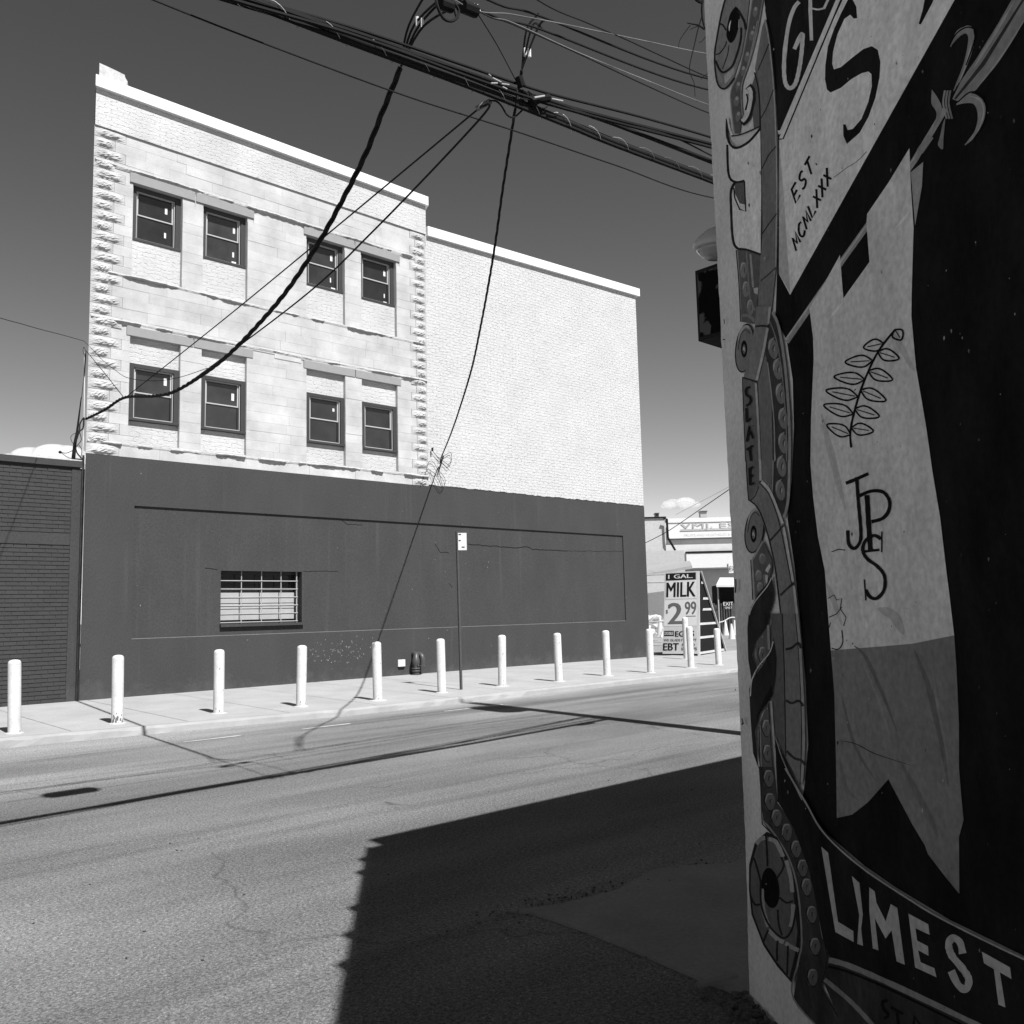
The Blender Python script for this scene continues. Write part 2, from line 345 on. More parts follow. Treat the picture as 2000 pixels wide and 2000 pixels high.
# ================================================================== setting: ground, road, pavement, kerb
mb = MB(); mb.face([(-1500, -1500, -.26), (1500, -1500, -.26), (1500, 1500, -.26), (-1500, 1500, -.26)]); struct(mb.build('ground', M_GROUND))
mb = MB(); mb.face([(-90, -60, -.2), (140, -60, -.2), (140, -4.2, -.2), (-90, -4.2, -.2)]); struct(mb.build('road', M_ASPH))
KX = [(-90, -3.6), (-10, -3.75), (2, -4.0), (3.4, -4.1), (5.5, -4.4), (6.8, -4.54), (8.4, -4.74), (11.6, -4.76), (15.3, -4.74), (18.4, -4.68), (24, -4.6), (60, -4.6), (140, -4.6)]
def kerbY(x):
    for (a, b), (c, d) in zip(KX, KX[1:]):
        if a <= x <= c: return b + (d - b) * (x - a) / (c - a)
    return KX[-1][1]
def gz(x, y):
    z = .02 * max(min(y, 0), -5)
    t = min(max((x - 16) / 8, 0), 1); return z - .05 * t
mb = MB(); xs = [-90, -40, -10, 0] + [1 + .5 * i for i in range(60)] + [33, 40, 60, 140]
for a, c in zip(xs, xs[1:]):
    ys0 = [kerbY(a) + .15 + (-kerbY(a) - .15) * k / 4 for k in range(5)]; ys1 = [kerbY(c) + .15 + (-kerbY(c) - .15) * k / 4 for k in range(5)]
    for k in range(4):
        q = [(a, ys0[k]), (c, ys1[k]), (c, ys1[k + 1]), (a, ys0[k + 1])]; mb.face([(x, y, gz(x, y)) for x, y in q])
side = struct(mb.build('pavement', M_CONC))
mb = MB()   # pavement joints, scored lines
for i in range(26):
    x = 1.2 + i * 1.55; y0 = kerbY(x) + .17
    mb.face([(x, y0, gz(x, y0) + .004), (x + .012, y0, gz(x, y0) + .004), (x + .012, -.05, gz(x, -.05) + .004), (x, -.05, gz(x, -.05) + .004)])
mb.build('scored_joint', mat('joint_dirt', 0.227, var=.3, scale=9), side)
mb = MB(); random.seed(3)
kx = [-90, -40, -12] + [-2 + .22 * i for i in range(160)] + [40, 60, 140]
for a, c in zip(kx, kx[1:]):
    ya, yc = kerbY(a), kerbY(c)
    def prof(x, y, s):
        rr = random.Random(int(x * 1000)); ch = max(0, rr.gauss(0, .012)); z = gz(x, y)
        return [(x, y + .15, z + .004), (x, y + .03 + ch, z + .004), (x, y + ch * .6, z - .025 - ch), (x, y - .015, -.21)]
    A, B = prof(a, ya, 0), prof(c, yc, 0)
    for k in range(3): mb.face([B[k], A[k], A[k + 1], B[k + 1]])
struct(mb.build('kerb', M_KERB, smooth=False))
mb = MB(); mb.face([(22.1, 0, -.05), (140, 0, -.05), (140, 90, -.05), (22.1, 90, -.05)]); struct(mb.build('yard_ground', mat('yard_asphalt', 0.202, var=.2, scale=1.5, fine=.1)))
# concrete corner slab under the painted wall
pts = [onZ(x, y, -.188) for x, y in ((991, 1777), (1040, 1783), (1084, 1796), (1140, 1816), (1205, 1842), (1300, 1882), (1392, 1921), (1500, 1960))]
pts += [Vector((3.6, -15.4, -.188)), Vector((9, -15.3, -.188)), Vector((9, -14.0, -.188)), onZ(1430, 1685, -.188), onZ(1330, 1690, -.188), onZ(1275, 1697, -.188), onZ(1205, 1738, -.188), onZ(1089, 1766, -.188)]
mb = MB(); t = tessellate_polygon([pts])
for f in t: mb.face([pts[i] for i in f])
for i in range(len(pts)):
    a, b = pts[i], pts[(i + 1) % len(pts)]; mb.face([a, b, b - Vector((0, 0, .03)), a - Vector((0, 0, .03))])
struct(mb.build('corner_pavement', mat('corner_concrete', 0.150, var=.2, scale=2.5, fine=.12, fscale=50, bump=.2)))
# worn white edge-line remnants on the road
mb = MB()
for (x0, x1, Y) in ((5.2, 6.0, -5.62), (6.9, 7.7, -5.72), (9.6, 10.9, -5.6)):
    mb.face([(x0, Y, -.196), (x1, Y - .02, -.196), (x1, Y + .05, -.196), (x0, Y + .04, -.196)])
struct(mb.build('worn_edge_line', mat('worn_line_paint', .42, var=.35, scale=14)))

# ================================================================== three-storey painted building
B0 = Vector((5.72, 0, 0))
bld = thing('painted_stone_building', B0, 'three storey building, white stone above and dark painted ground floor, behind the bollards', 'building')
XL, XM, XR = 5.72, 13.73, 22.08
XBK = 9.2      # acute plan: the left flank runs back to the right
PAN = (6.63, 21.02, 1.06, 3.58); BW = (8.4, 10.25, 1.29, 2.37)
mb = MB(); wall_grid(mb, XL, XR, -.12, 4.5, [PAN], 0, .035)
mb.face([(XL, 0, -.12), (XL, 0, 4.5), (XBK, 9, 4.5), (XBK, 9, -.12)]); mb.face([(XR, 0, 4.5), (XR, 0, -.12), (XR, 9, -.12), (XR, 9, 4.5)])
base = mb.build('ground_floor_wall', M_DARK, bld)
mb = MB(); wall_grid(mb, PAN[0], PAN[1], PAN[2], PAN[3], [BW], .035, .26); mb.build('recessed_panel', M_DARK, bld)
mb = MB(); mb.face([(PAN[0], -.001, PAN[2] - .004), (PAN[1], -.001, PAN[2] - .004), (PAN[1], .036, PAN[2] + .014), (PAN[0], .036, PAN[2] + .014)]); mb.build('panel_ledge', mat('lit_ledge_paint', .085, var=.2), bld)  # strip sloped to catch sun; paler paint puts the lit edge into its colour
# hairline cracks and paint splashes on the dark wall
mb = MB()
def wall_line(P, wdt, y):
    for a, b in zip(P, P[1:]):
        d = Vector((b[0] - a[0], 0, b[1] - a[1])); n = Vector((-d.z, 0, d.x)).normalized() * wdt / 2; A = Vector((a[0], y, a[1])); C = Vector((b[0], y, b[1]))
        mb.face([A - n, C - n, C + n, A + n])
def jag(P, amp=.02, seed=0):
    rr = random.Random(seed); out = []
    for a, b in zip(P, P[1:]):
        k = max(2, int(math.dist(a, b) / .12))
        for i in range(k): out.append((a[0] + (b[0] - a[0]) * i / k + rr.uniform(-amp, amp), a[1] + (b[1] - a[1]) * i / k + rr.uniform(-amp, amp)))
    return out + [P[-1]]
def W0(x, y): p = onY(x, y, .03); return (p.x, p.z)
for P, wd, sd in (([W0(915, 1063), W0(1010, 1070), W0(1030, 1067), W0(1040, 1073), W0(1110, 1076)], .02, 1), ([W0(1110, 1076), W0(1216, 1077)], .009, 2),
                  ([W0(850, 1062), W0(860, 1078), W0(877, 1080)], .014, 3), ([W0(666, 1014), W0(680, 1024), W0(708, 1025)], .012, 4), ([W0(400, 1110), W0(425, 1113)], .012, 5),
                  ([W0(592, 1116), W0(660, 1116)], .010, 6), ([W0(838, 965), W0(838, 1010)], .012, 7), ([W0(878, 1140), W0(884, 1147)], .012, 8)):
    wall_line(jag(P, .012, sd), wd, .032)
mb.build('hairline_crack', M_BLACK, base)
mb = MB(); rr = random.Random(5)
for i in range(150):
    if i < 95: x, z = rr.gauss(11.2, .42), .62 + rr.gauss(0, .15)
    else: x, z = rr.uniform(6.2, 21.5), rr.uniform(.15, 4.35)
    if z < .05: continue
    s = rr.uniform(.006, .02) if i < 95 else rr.uniform(.006, .016); y = -.003 if not (PAN[0] < x < PAN[1] and PAN[2] < z < PAN[3]) else .032
    if BW[0] - .05 < x < BW[1] + .05 and BW[2] - .05 < z < BW[3] + .05: continue
    k = rr.randint(4, 6); a0 = rr.random() * 6
    mb.face([(x + s * math.cos(a0 + 6.283 * j / k) * rr.uniform(.6, 1.1), y, z + s * 1.2 * math.sin(a0 + 6.283 * j / k)) for j in range(k)])
tag(mb.build('paint_splash', mat('pale_splash', .13, var=.4), base), kind='stuff')
# barred window
gw = thing('x', (0, 0, 0), 'x', 'x'); bpy.data.objects.remove(gw)
win = MB()
a, b, c, d = BW
for q in ((a, a + .05, c, d), (b - .05, b, c, d), (a + .05, b - .05, d - .06, d), (a + .05, b - .05, c, c + .05)): win.box(q[0], q[1], .2, .27, q[2], q[3])
bwin = win.build('barred_window', M_WFRAME, bld)
MB().box(a, b, .28, .30, c, d).build('pane', M_GLASS, bwin)
MB().box(a - .02, b + .02, -.035, .2, c - .055, c).build('sill', M_DARK, bwin)
for i in range(5):
    z = c + .08 + i * .115; MB().box(a + .06, b - .06, .235, .262, z, z + .10).build('shutter_slat', mat('pale_shutter', 0.31, var=.08), bwin)
for i in range(1, 4):
    x = a + (b - a) * (.02 + .245 * i); MB().tube([(x, .12, c), (x, .12, d)], .011, 6).build('upright_bar', M_CABLEG if i > 9 else mat('bar_paint', .3, rough=.5), bwin)
for i in range(6):
    z = c + .03 + i * .17; MB().tube([(a, .105, z), (b - .06, .105, z)], .010, 6).build('cross_bar', mat('bar_paint', .3, rough=.5), bwin)
MB().tube([(b - .08, .12, c), (b - .08, .12, d)], .014, 6).build('upright_bar', mat('bar_paint', .3, rough=.5), bwin)

# ---- stone upper storeys
WX = [(6.48, 7.48), (7.92, 8.91), (10.34, 11.35), (11.80, 12.82)]
UP = (8.08, 9.97); LO = (4.79, 6.88)
REC = [(x0, x1, UP[0], UP[1]) for x0, x1 in WX] + [(x0, x1, LO[0], LO[1]) for x0, x1 in WX]
LX = [(6.41, 7.735), (7.755, 9.05), (10.27, 11.61), (11.63, 12.92)]
LIN = [(x0, x1, UP[1], 10.16) for x0, x1 in LX] + [(x0, x1, LO[1], 7.06) for x0, x1 in LX]
mb = MB(); wall_grid(mb, XL + .004, XM, 4.5, 10.9, REC, .014, .12)
mb.face([(XL + .004, .014, 4.5), (XL + .004, .014, 11.66), (XBK, 9, 11.66), (XBK, 9, 4.5)]); mb.face([(XM, .0, 11.66), (XM, .0, 10.6), (XM, 9, 10.6), (XM, 9, 11.66)])
sw = mb.build('stone_wall', M_MORTAR, bld)
unit = MB().box(0, 1, 0, .03, 0, 1).build('stone_block', M_STONE); bm_unit = unit.data; bpy.data.objects.remove(unit)
nblk = 0; rr = random.Random(11); CH = 6.4 / 31
extra = MB()
for ci in range(31):
    z0 = 4.5 + ci * CH; z1 = z0 + CH
    ql = .40 if ci % 2 else .60; qr = .34 if ci % 2 else .50
    xs0, xs1 = XL + ql, XM - qr
    cuts = [(h[0], h[1]) for h in REC + LIN if h[2] < (z0 + z1) / 2 < h[3]]
    x = xs0; first = True
    spans = []; cur = xs0
    for (p, q) in sorted(cuts):
        if p > cur: spans.append((cur, p))
        cur = max(cur, q)
    if cur < xs1: spans.append((cur, xs1))
    for (p, q) in spans:
        x = p
        while x < q - 1e-4:
            l = rr.uniform(.55, 1.05) if q - p > 1.2 else q - p
            if x + l > q - .3: l = q - x
            g = .0013; dy = rr.uniform(-.003, .003)
            bz0, bz1 = z0, z1
            for h in REC + LIN:      # trim courses at sills and lintels
                if x < h[1] - .01 and x + l > h[0] + .01:
                    if z0 < h[3] < z1 and (z0 + z1) / 2 > h[3]: bz0 = max(bz0, h[3])
                    if z0 < h[2] < z1 and (z0 + z1) / 2 < h[2]: bz1 = min(bz1, h[2])
            if bz1 - bz0 > .03:
                if nblk < 298:
                    o = bpy.data.objects.new('stone_block', bm_unit); COL.objects.link(o); o.parent = bld
                    o.location = Vector((x + g, dy, bz0 + g)) - B0; o.scale = (l - 2 * g, 1, bz1 - bz0 - 2 * g); nblk += 1
                else: extra.box(x + g, x + l - g, dy, dy + .03, bz0 + g, bz1 - g)
            x += l
if extra.f: tag(extra.build('stone_block', M_STONE, bld), kind='stuff')
# pitched-face quoins
def quoin(x0, x1, z0, z1, seed, flip):
    rr = random.Random(seed); nx, nz = 14, 9; mb = MB(); G = []
    for j in range(nz + 1):
        for i in range(nx + 1):
            u, v = i / nx, j / nz
            e = min(1, max(0, min(u, 1 - u) - .04) * 4.2); vv = min(max((v - .10) / .84, 0), 1); b = math.sin(math.pi * vv ** .72)
            off = .040 * e * b * (1 + rr.uniform(-.5, .3)) if 0 < i < nx and 0 < j < nz else 0
            G.append((x0 + (x1 - x0) * u, -.002 - off, z0 + (z1 - z0) * v))
    k = nx + 1; mb.v = [Vector(g) for g in G]
    for j in range(nz):
        for i in range(nx): mb.f.append((j * k + i, j * k + i + 1, (j + 1) * k + i + 1, (j + 1) * k + i)); mb.mi.append(0)
    mb.obox((x0, -.001, z0), (x1 - x0, 0, 0), (.04, .1, 0), (0, 0, z1 - z0))
    return mb
for ci in range(31):
    z0 = 4.5 + ci * CH; z1 = z0 + CH; ql = .40 if ci % 2 else .60; qr = .34 if ci % 2 else .50
    quoin(XL, XL + ql - .006, z0 + .004, z1 - .004, ci, False).build('quoin_stone', M_QUOIN, bld)
    quoin(XM - qr + .006, XM - .012, z0 + .004, z1 - .004, ci + 100, True).build('quoin_stone', M_QUOIN, bld)
for (x0, x1, z0, z1) in LIN: MB().box(x0, x1, -.014, .1, z0 + .003, z1).build('lintel', M_LINTEL, bld)
def belt(x0, x1, z, h, amp, seed, skip=()):
    rr = random.Random(seed); mb = MB(); n = int((x1 - x0) / .035); prev = None; on = 1
    d = amp * .5; lo = 0
    for i in range(n + 1):
        x = x0 + (x1 - x0) * i / n
        if i % 9 == 0: on = 1 if rr.random() < .82 else .12
        d = max(.006, min(amp, d + rr.uniform(-.014, .014))) ; lo = max(-.03, min(.03, lo + rr.uniform(-.012, .012)))
        if any(p < x < q for p, q in skip): on = .12
        e = max(.003, d * on)
        col = [(x, -.004, z + h), (x, -.004 - e * .75, z + h * .7), (x, -.004 - e, z + h * .25 + lo * .4), (x, -.004 - e * .35, z + lo * .6), (x, -.004, z - .012 + lo * .3)]
        if prev:
            for k in range(4): mb.face([prev[k + 1], col[k + 1], col[k], prev[k]])
        prev = col
    return mb
for z, h, amp, sd in ((10.19, .05, .05, 1), (8.02, .05, .065, 2), (7.10, .05, .055, 3), (4.72, .05, .065, 4)):
    belt(XL + .02, XM - .02, z, h, amp, sd).build('chipped_belt_course', M_BELT, bld)
# parapet, coping, right wing
MB().obox((XL, -.032, 10.90), (XM - .004 - XL, 0, 0), (.14, .332, 0), (0, 0, .76)).build('parapet_wall', M_WHITEBRICK, bld)
mb = MB(); wall_grid(mb, XM, XR, 4.46, 10.98, [], .012, .1)
mb.v += []; mb.face([(XM, .012, 10.98), (XR, .012, 10.98), (XR, .012, 11.3), (XM, .012, 10.98)][:3])
mb.face([(XR, .012, 4.46), (XR, 9, 4.46), (XR, 9, 11.3), (XR, .012, 11.3)])
mb.build('whitewashed_brick_wall', M_WHITEBRICK2, bld)
MB().obox((XL - .04, -.115, 11.635), (XM + .03 - XL + .04, 0, 0), (.22, .515, 0), (0, 0, .235)).build('coping', M_COPING, bld, bevel=.008)
mb = MB(); mb.obox((XM + .035, -.07, 10.87), (XR + .1 - XM, 0, .32), (0, .45, 0), (0, 0, .25)); mb.build('coping', M_COPING, bld, bevel=.008)
pp = MB(); rrp = random.Random(2)
pp.lathe((0, 0, 0), [(.001, 0), (.001, 0)], 3); pp = MB()
pts = [(5.76, 11.872), (6.22, 11.872), (6.29, 11.90), (6.30, 11.98), (6.25, 12.05), (6.24, 12.10), (6.0, 12.13), (5.76, 12.15)]
for y in (-.06, .35): pass
n = len(pts); pp.v = [Vector((x, -.06, z)) for x, z in pts] + [Vector((x + .18, .35, z)) for x, z in pts]
pp.f = [tuple(range(n)), tuple(reversed(range(n, 2 * n)))] + [(i, n + i, n + (i + 1) % n, (i + 1) % n) for i in range(n)]; pp.mi = [0] * len(pp.f)
pp.build('parapet_stub', mat('stub_brick', .42, var=.2, scale=10, bump=.5, bscale=25), bld)
MB().obox((XL + .2, .3, 10.5), (XR - XL - .2, 0, 0), (3.2, 8.7, 0), (0, 0, .1)).build('roof', M_MORTAR, bld)
# windows
def window(x0, x1, z0, z1, yf, rec, seed, sticks):
    rr = random.Random(seed)
    # infill masonry of the old opening
    if rec[3] - z1 > .05: MB().box(x0 + .002, x1 - .002, .085, .13, z1 + .002, rec[3] - .002).build('infill_panel', M_WHITEBRICK, bld)
    MB().box(x0 + .002, x1 - .002, .085, .13, rec[2] + .002, z0 - .002).build('infill_panel', M_WHITEBRICK, bld)
    c = .105; mb = MB()
    mb.box(x0 + .004, x0 + c, yf, yf + .1, z0, z1).box(x1 - c, x1 - .004, yf, yf + .1, z0, z1).box(x0 + c, x1 - c, yf, yf + .1, z1 - c * .8, z1 - .002).box(x0 + c, x1 - c, yf, yf + .1, z0, z0 + c * .55)
    mb.box(x0 + .004, x1 - .004, yf - .035, yf - .002, z0 - .002, z0 + .05)
    wn = mb.build('window', M_WFRAME, bld, bevel=.004)
    a, b, lo, hi = x0 + c, x1 - c, z0 + c * .55, z1 - c * .8; zm = (lo + hi) / 2; t = .018
    mb = MB(); y = yf + .025
    mb.box(a + .01, a + .01 + t * .7, y, y + .05, lo, hi).box(b - .01 - t * .7, b - .01, y, y + .05, lo, hi).box(a + .03, b - .03, y, y + .05, hi - t, hi).box(a + .03, b - .03, y, y + .05, lo + .004, lo + t)
    mb.build('trim', M_WTRIM, wn)
    y2 = yf + .05
    mb = MB(); mb.box(a + .03, b - .03, y2, y2 + .03, zm + .008, zm + .032); mb.box(a + .03, a + .055, y2 + .005, y2 + .03, zm + .036, hi - t); mb.box(b - .055, b - .03, y2 + .005, y2 + .03, zm + .036, hi - t); mb.build('upper_sash', M_WTRIM, wn)
    mb = MB(); mb.box(a + .03, a + .05, y2 - .012, y2 + .02, lo + t, zm - .002); mb.box(b - .05, b - .03, y2 - .012, y2 + .02, lo + t, zm - .002); mb.build('lower_sash', M_WFRAME, wn)
    MB().box(a + .04, b - .04, y2 + .032, y2 + .038, zm, hi - .01).build('pane', M_GLASS, wn)
    MB().box(a + .04, b - .04, y2 + .021, y2 + .027, lo + .01, zm - .004).build('pane', M_GLASS, wn)
    for (fx, fz, sw, sh, up) in sticks:
        X = a + .05 + (b - a - .1) * fx; Z = (zm if up else lo) + (zm - lo) * fz; yy = y2 + (.0285 if up else .0175)
        MB().box(X, X + sw, yy, yy + .002, Z, Z + sh).build('sticker', M_STICK, wn)
st = [[(.80, .42, .05, .13, 1), (.78, .38, .04, .11, 0)], [(.86, .42, .05, .13, 1), (.84, .33, .04, .11, 0), (.82, .06, .10, .04, 0)], [(.82, .42, .06, .14, 1), (.80, .36, .03, .11, 0), (.84, .05, .12, .04, 0)], [(.86, .42, .06, .14, 1), (.86, .30, .03, .10, 0), (.84, .05, .10, .03, 0)],
      [(.82, .50, .06, .15, 1)], [(.82, .30, .06, .15, 1)], [(.84, .50, .05, .07, 1)], []]
for i, (x0, x1) in enumerate(WX):
    window(x0, x1, 8.84, 9.965, .105, (x0, x1) + UP, i, st[i]); window(x0, x1, 5.23, 6.36, .045, (x0, x1) + LO, i + 9, st[4 + i])

# ================================================================== low brick building on the left
LB = Vector((5.64, 0, 0)); XB0 = -12
low = thing('low_brick_building', LB, 'low dark painted brick building beside the stone one, at the left edge', 'building')
mb = MB(); mb.face([(XB0, .03, -.12), (5.64, .03, -.12), (5.64, .03, 4.25), (XB0, .03, 4.25)]); mb.face([(5.64, .03, -.12), (5.64, 8, -.12), (5.64, 8, 4.25), (5.64, .03, 4.25)])
mb.face([(XB0, .03, 4.25), (5.64, .03, 4.25), (5.64, 8, 4.25), (XB0, 8, 4.25)]); mb.build('wall', M_DMORT, low)
MB().box(XB0, 5.66, -.03, .5, 4.22, 4.335).build('coping', M_DARK, low)
MB().box(5.495, 5.718, .008, .028, -.1, 4.2).build('smooth_render_strip', M_DARK, low)
u1 = MB().box(0, .196, 0, .025, 0, .062).build('brick', M_DBRICK); m1 = u1.data; bpy.data.objects.remove(u1)
BL = []; rr = random.Random(4); rowh = .0735
for r in range(57):
    z = .0 + r * rowh
    if 2.78 < z < 3.0: continue
    x = 5.50 - (.10 if r % 2 else 0) - .205
    while x > 3.85: BL.append((x, rr.uniform(.016, .021), z)); x -= .206
for r in range(1, 57, 2):
    z = r * rowh
    if not 2.78 < z < 3.0: BL.append((5.395, .018, z))
BL.sort(key=lambda q: -q[0]); far = MB()
for i, (x, y, z) in enumerate(BL):
    if i < 300:
        o = bpy.data.objects.new('brick', m1); COL.objects.link(o); o.parent = low; o.location = Vector((x, y, z)) - LB
    else: far.box(x, x + .196, y, y + .025, z, z + .062)
x = 3.85
for r in range(57):
    z = r * rowh; x = 3.75 - (.10 if r % 2 else 0)
    while x > .5: far.box(x, x + .196, .018, .028, z, z + .062); x -= .206
tag(far.build('brick', M_DBRICK, low), kind='stuff')
MB().box(3.8, 5.49, .006, .028, 2.79, 3.0).build('rendered_patch', M_DARK, low)
print('blocks', nblk, 'bricks', len(BL))

# ================================================================== bollards
BPX = [(28, 1432, 31, 1288), (229, 1413, 231, 1279), (427, 1393, 429, 1268), (588, 1380, 590, 1260), (738, 1368, 739, 1253), (863, 1353, 864, 1247), (981, 1340, 981, 1240), (1092, 1331, 1090, 1236), (1186, 1320, 1184, 1231), (1271, 1314, 1270, 1228), (1350, 1304, 1345, 1223), (1404, 1299, 1402, 1227), (1341, 1291, 1338, 1204)]
BLAB = ['white bollard nearest the left edge, in front of the brick wall', 'white bollard second from left, scuffed dark at its foot', 'white bollard third from left, below the barred window', 'white bollard fourth from left, beside the speckled paint marks',
        'white bollard fifth from left, crossed by a cable shadow', 'white bollard just left of the thin parking sign post', 'white bollard just right of the thin parking sign post', 'white bollard eighth from left, under the recessed panel', 'white bollard ninth from left, near the panel right end',
        'white bollard standing at the right corner of the dark building', 'shorter front bollard of the pair before the milk sign', 'white bollard right of the milk sign, beside the painted wall edge', 'rear bollard of the pair, directly against the milk sign']
BOLL = []; BOBJ = []; BUP = []
for i, (bx, by, tx, ty) in enumerate(BPX):
    z = -.08
    for _ in range(4):
        P = onZ(bx, by, z); z = gz(P.x, P.y)
    r = ray(tx, ty); tt = ((P - CC).x * r.x + (P - CC).y * r.y) / (r.x ** 2 + r.y ** 2); h = CC.z + tt * r.z - z
    h = min(max(h, .95), 1.12) if i != 12 else 1.2
    if i == 12: P = onZ(bx, by, -.12); z = gz(P.x, P.y)
    rad = .082; prof = [(rad * 1.0, -.06), (rad, 0), (rad, h - .055), (rad * .96, h - .035), (rad * .8, h - .014), (rad * .45, h - .003), (.01, h)]
    b = thing('bollard', (P.x, P.y, z), BLAB[i], 'bollard', 'white bollards along the kerb')
    rl = random.Random(i + 40); up = Vector((rl.gauss(0, .014), rl.gauss(0, .014), 1)); mb = MB(); mb.lathe((P.x, P.y, z), prof, 24, up); o = mb.build('steel_post', M_BOLL, b, smooth=True)
    mb = MB(); k = rl.uniform(.9, 1.25); mb.lathe((P.x, P.y, z), [(rad * 1.7 * k, -.02), (rad * 1.6 * k, .006), (rad * 1.05, .014)], 14); mb.build('mortar_collar', mat('pale_collar', 0.378, var=.2), b)
    BOLL.append((P, z, h)); BOBJ.append(b); BUP.append(up)
P, z, h = BOLL[1]
for bi, (P, z, h) in enumerate(BOLL):
    sc_dir = (CC - P); sc_a = math.atan2(sc_dir.y, sc_dir.x); rr = random.Random(31 + bi); mb = MB()
    for _ in range(18 if bi == 1 else rr.randint(3, 9)):
        a_ = sc_a + rr.uniform(-.8, 1.0); zz = z + (abs(rr.gauss(.03, .07)) if bi == 1 or rr.random() < .6 else rr.uniform(.1, h - .1)); s_ = rr.uniform(.006, .02) if bi == 1 else rr.uniform(.003, .011)
        pt = lambda da, dz: (P.x + BUP[bi].x * (zz - z) + .0838 * math.cos(a_ + da), P.y + BUP[bi].y * (zz - z) + .0838 * math.sin(a_ + da), zz + dz)
        mb.face([pt(-s_ * 9, 0), pt(-s_ * 3, -s_), pt(s_ * 8, -s_ * .4), pt(s_ * 5, s_ * 1.6), pt(-s_ * 5, s_ * 1.8)])
    tag(mb.build('rust_scuff', mat('rust_scuff_grey', .12, var=.4, scale=20), BOBJ[bi]), kind='stuff')

# ================================================================== parking sign post, stand-pipe, outlet box
z = -.07
P = onZ(902, 1347, -.074)
sp = thing('parking_sign', P, 'thin dark post with small white parking sign in front of dark wall', 'sign')
mb = MB(); mb.obox(P + Vector((-.022, 0, -.05)), (.044, 0, 0), (0, .006, 0), (-.04, 0, 3.12)); mb.obox(P + Vector((-.022, .006, -.05)), (.008, 0, 0), (0, .03, 0), (-.04, 0, 3.12)); mb.obox(P + Vector((.014, .006, -.05)), (.008, 0, 0), (0, .03, 0), (-.04, 0, 3.12))
mb.build('post', M_POST, sp)
mb = MB(); so_ = P + Vector((-.035, -.006, 2.70)); ax = Vector((.145, -.09, 0)); mb.obox(so_, ax, (-.002, -.004, 0), (0, 0, .34)); sgp = mb.build('sign_plate', M_WHITE, sp)
mb = MB()
for (u, v, wd, hh) in ((.06, .30, .3, .02), (.06, .18, .25, .02), (.4, .05, .35, .02)): mb.obox(so_ + ax * u + Vector((-.003, -.006, v)), ax * wd, (0, -.001, 0), (0, 0, hh))
mb.build('printed_line', M_BLACK, sgp)
# fire standpipe with two inlets
sb = Vector((13.14, -.14, 0))
st_ = thing('fire_standpipe', sb, 'dark two-headed fire standpipe at the foot of the dark wall', 'standpipe')
mb = MB(); pth = catmull([(13.14, -.17, -.0), (13.14, -.17, .28), (13.15, -.16, .40), (13.18, -.12, .46), (13.2, .0, .48)], 6); k_ = len(pth); mb.tube(pth, [.062 + .03 * math.exp(-((p_.z - .30) / .10) ** 2) + .012 * (p_.z < .1) for p_ in pth], 16); mb.build('riser', M_PIPE, st_, smooth=True)
for zc in (.09, .15): MB().lathe((13.14, -.17, zc - .02), [(.092, 0), (.1, .012), (.092, .034)], 16).build('collar', M_PIPE, st_)
mb = MB(); mb.tube(catmull([(13.33, -.16, .19), (13.335, -.17, .33), (13.33, -.13, .43), (13.31, .0, .46)], 6), .066, 14); mb.build('elbow', M_PIPE, st_, smooth=True)
MB().lathe((13.33, -.16, .17), [(.05, 0), (.082, .004), (.085, .03), (.07, .036)], 16).build('inlet_cap', M_PIPE, st_); MB().lathe((13.14, -.17, -.01), [(.11, -.01), (.12, .012), (.08, .03)], 16).build('base_flange', M_PIPE, st_); MB().tube([(13.14, -.25, .22), (13.14, -.27, .22)], .025, 8).build('lug', M_PIPE, st_)
bx = thing('outlet_box', (12.83, 0, .22), 'small white square outlet box on wall beside the standpipe', 'box')
MB().box(12.735, 12.935, -.035, 0, .20, .36).build('cover', M_WHITE, bx, bevel=.006); MB().box(12.75, 12.92, -.03, 0, .165, .199).build('hood', M_BLACK, bx)

# ================================================================== near building with the painted wall
K = Vector((3.33, -15.3, 0)); DV = Vector((.6, .8, 0)); NV = Vector((-.8, .6, 0)); H0 = 4.17
def uz(x, y):
    p = onP(x, y, K, NV); return (-(p - K).dot(DV), p.z)
def wp(u, z, off=0.0): return K - DV * u + NV * off + Vector((0, 0, z))
EDGE = [(1375, 0), (1384.6, 202), (1392, 336), (1400, 488), (1407, 625), (1415.6, 802), (1424.7, 970), (1431.8, 1105), (1437, 1239), (1441.5, 1318), (1449, 1490), (1456, 1650), (1459, 1735), (1462, 1880)]
ED = [uz(*p) for p in EDGE]; ED = [(ED[0][0], H0)] + ED + [(ED[-1][0] - .01, -.26)]
fine = []; rr = random.Random(8)
for (u0, z0), (u1, z1) in zip(ED, ED[1:]):
    k = max(1, int((z0 - z1) / .03))
    for i in range(k): t = i / k; fine.append((u0 + (u1 - u0) * t + rr.gauss(0, .0022), z0 + (z1 - z0) * t))
fine.append(ED[-1]); ED = fine
KB = Vector((K.x, K.y, -.2))
near = thing('painted_corner_building', KB, 'dark shaded corner building with a painted trade mural, close on the right', 'building')
UEND = 7.0
M_STUC = mat('pale_stucco', .62, var=.16, scale=5, bump=.5, bscale=70, bdist=.006, fine=.12, fscale=55, stretch=(1, 1, .5))
mb = MB()
for (u0, z0), (u1, z1) in zip(ED, ED[1:]): mb.face([wp(UEND, z1), wp(UEND, z0), wp(u0, z0), wp(u1, z1)])
mural = mb.build('mural_wall', M_STUC, near)
mb = MB(); E2 = Vector((20, 0, 0)); prev = None
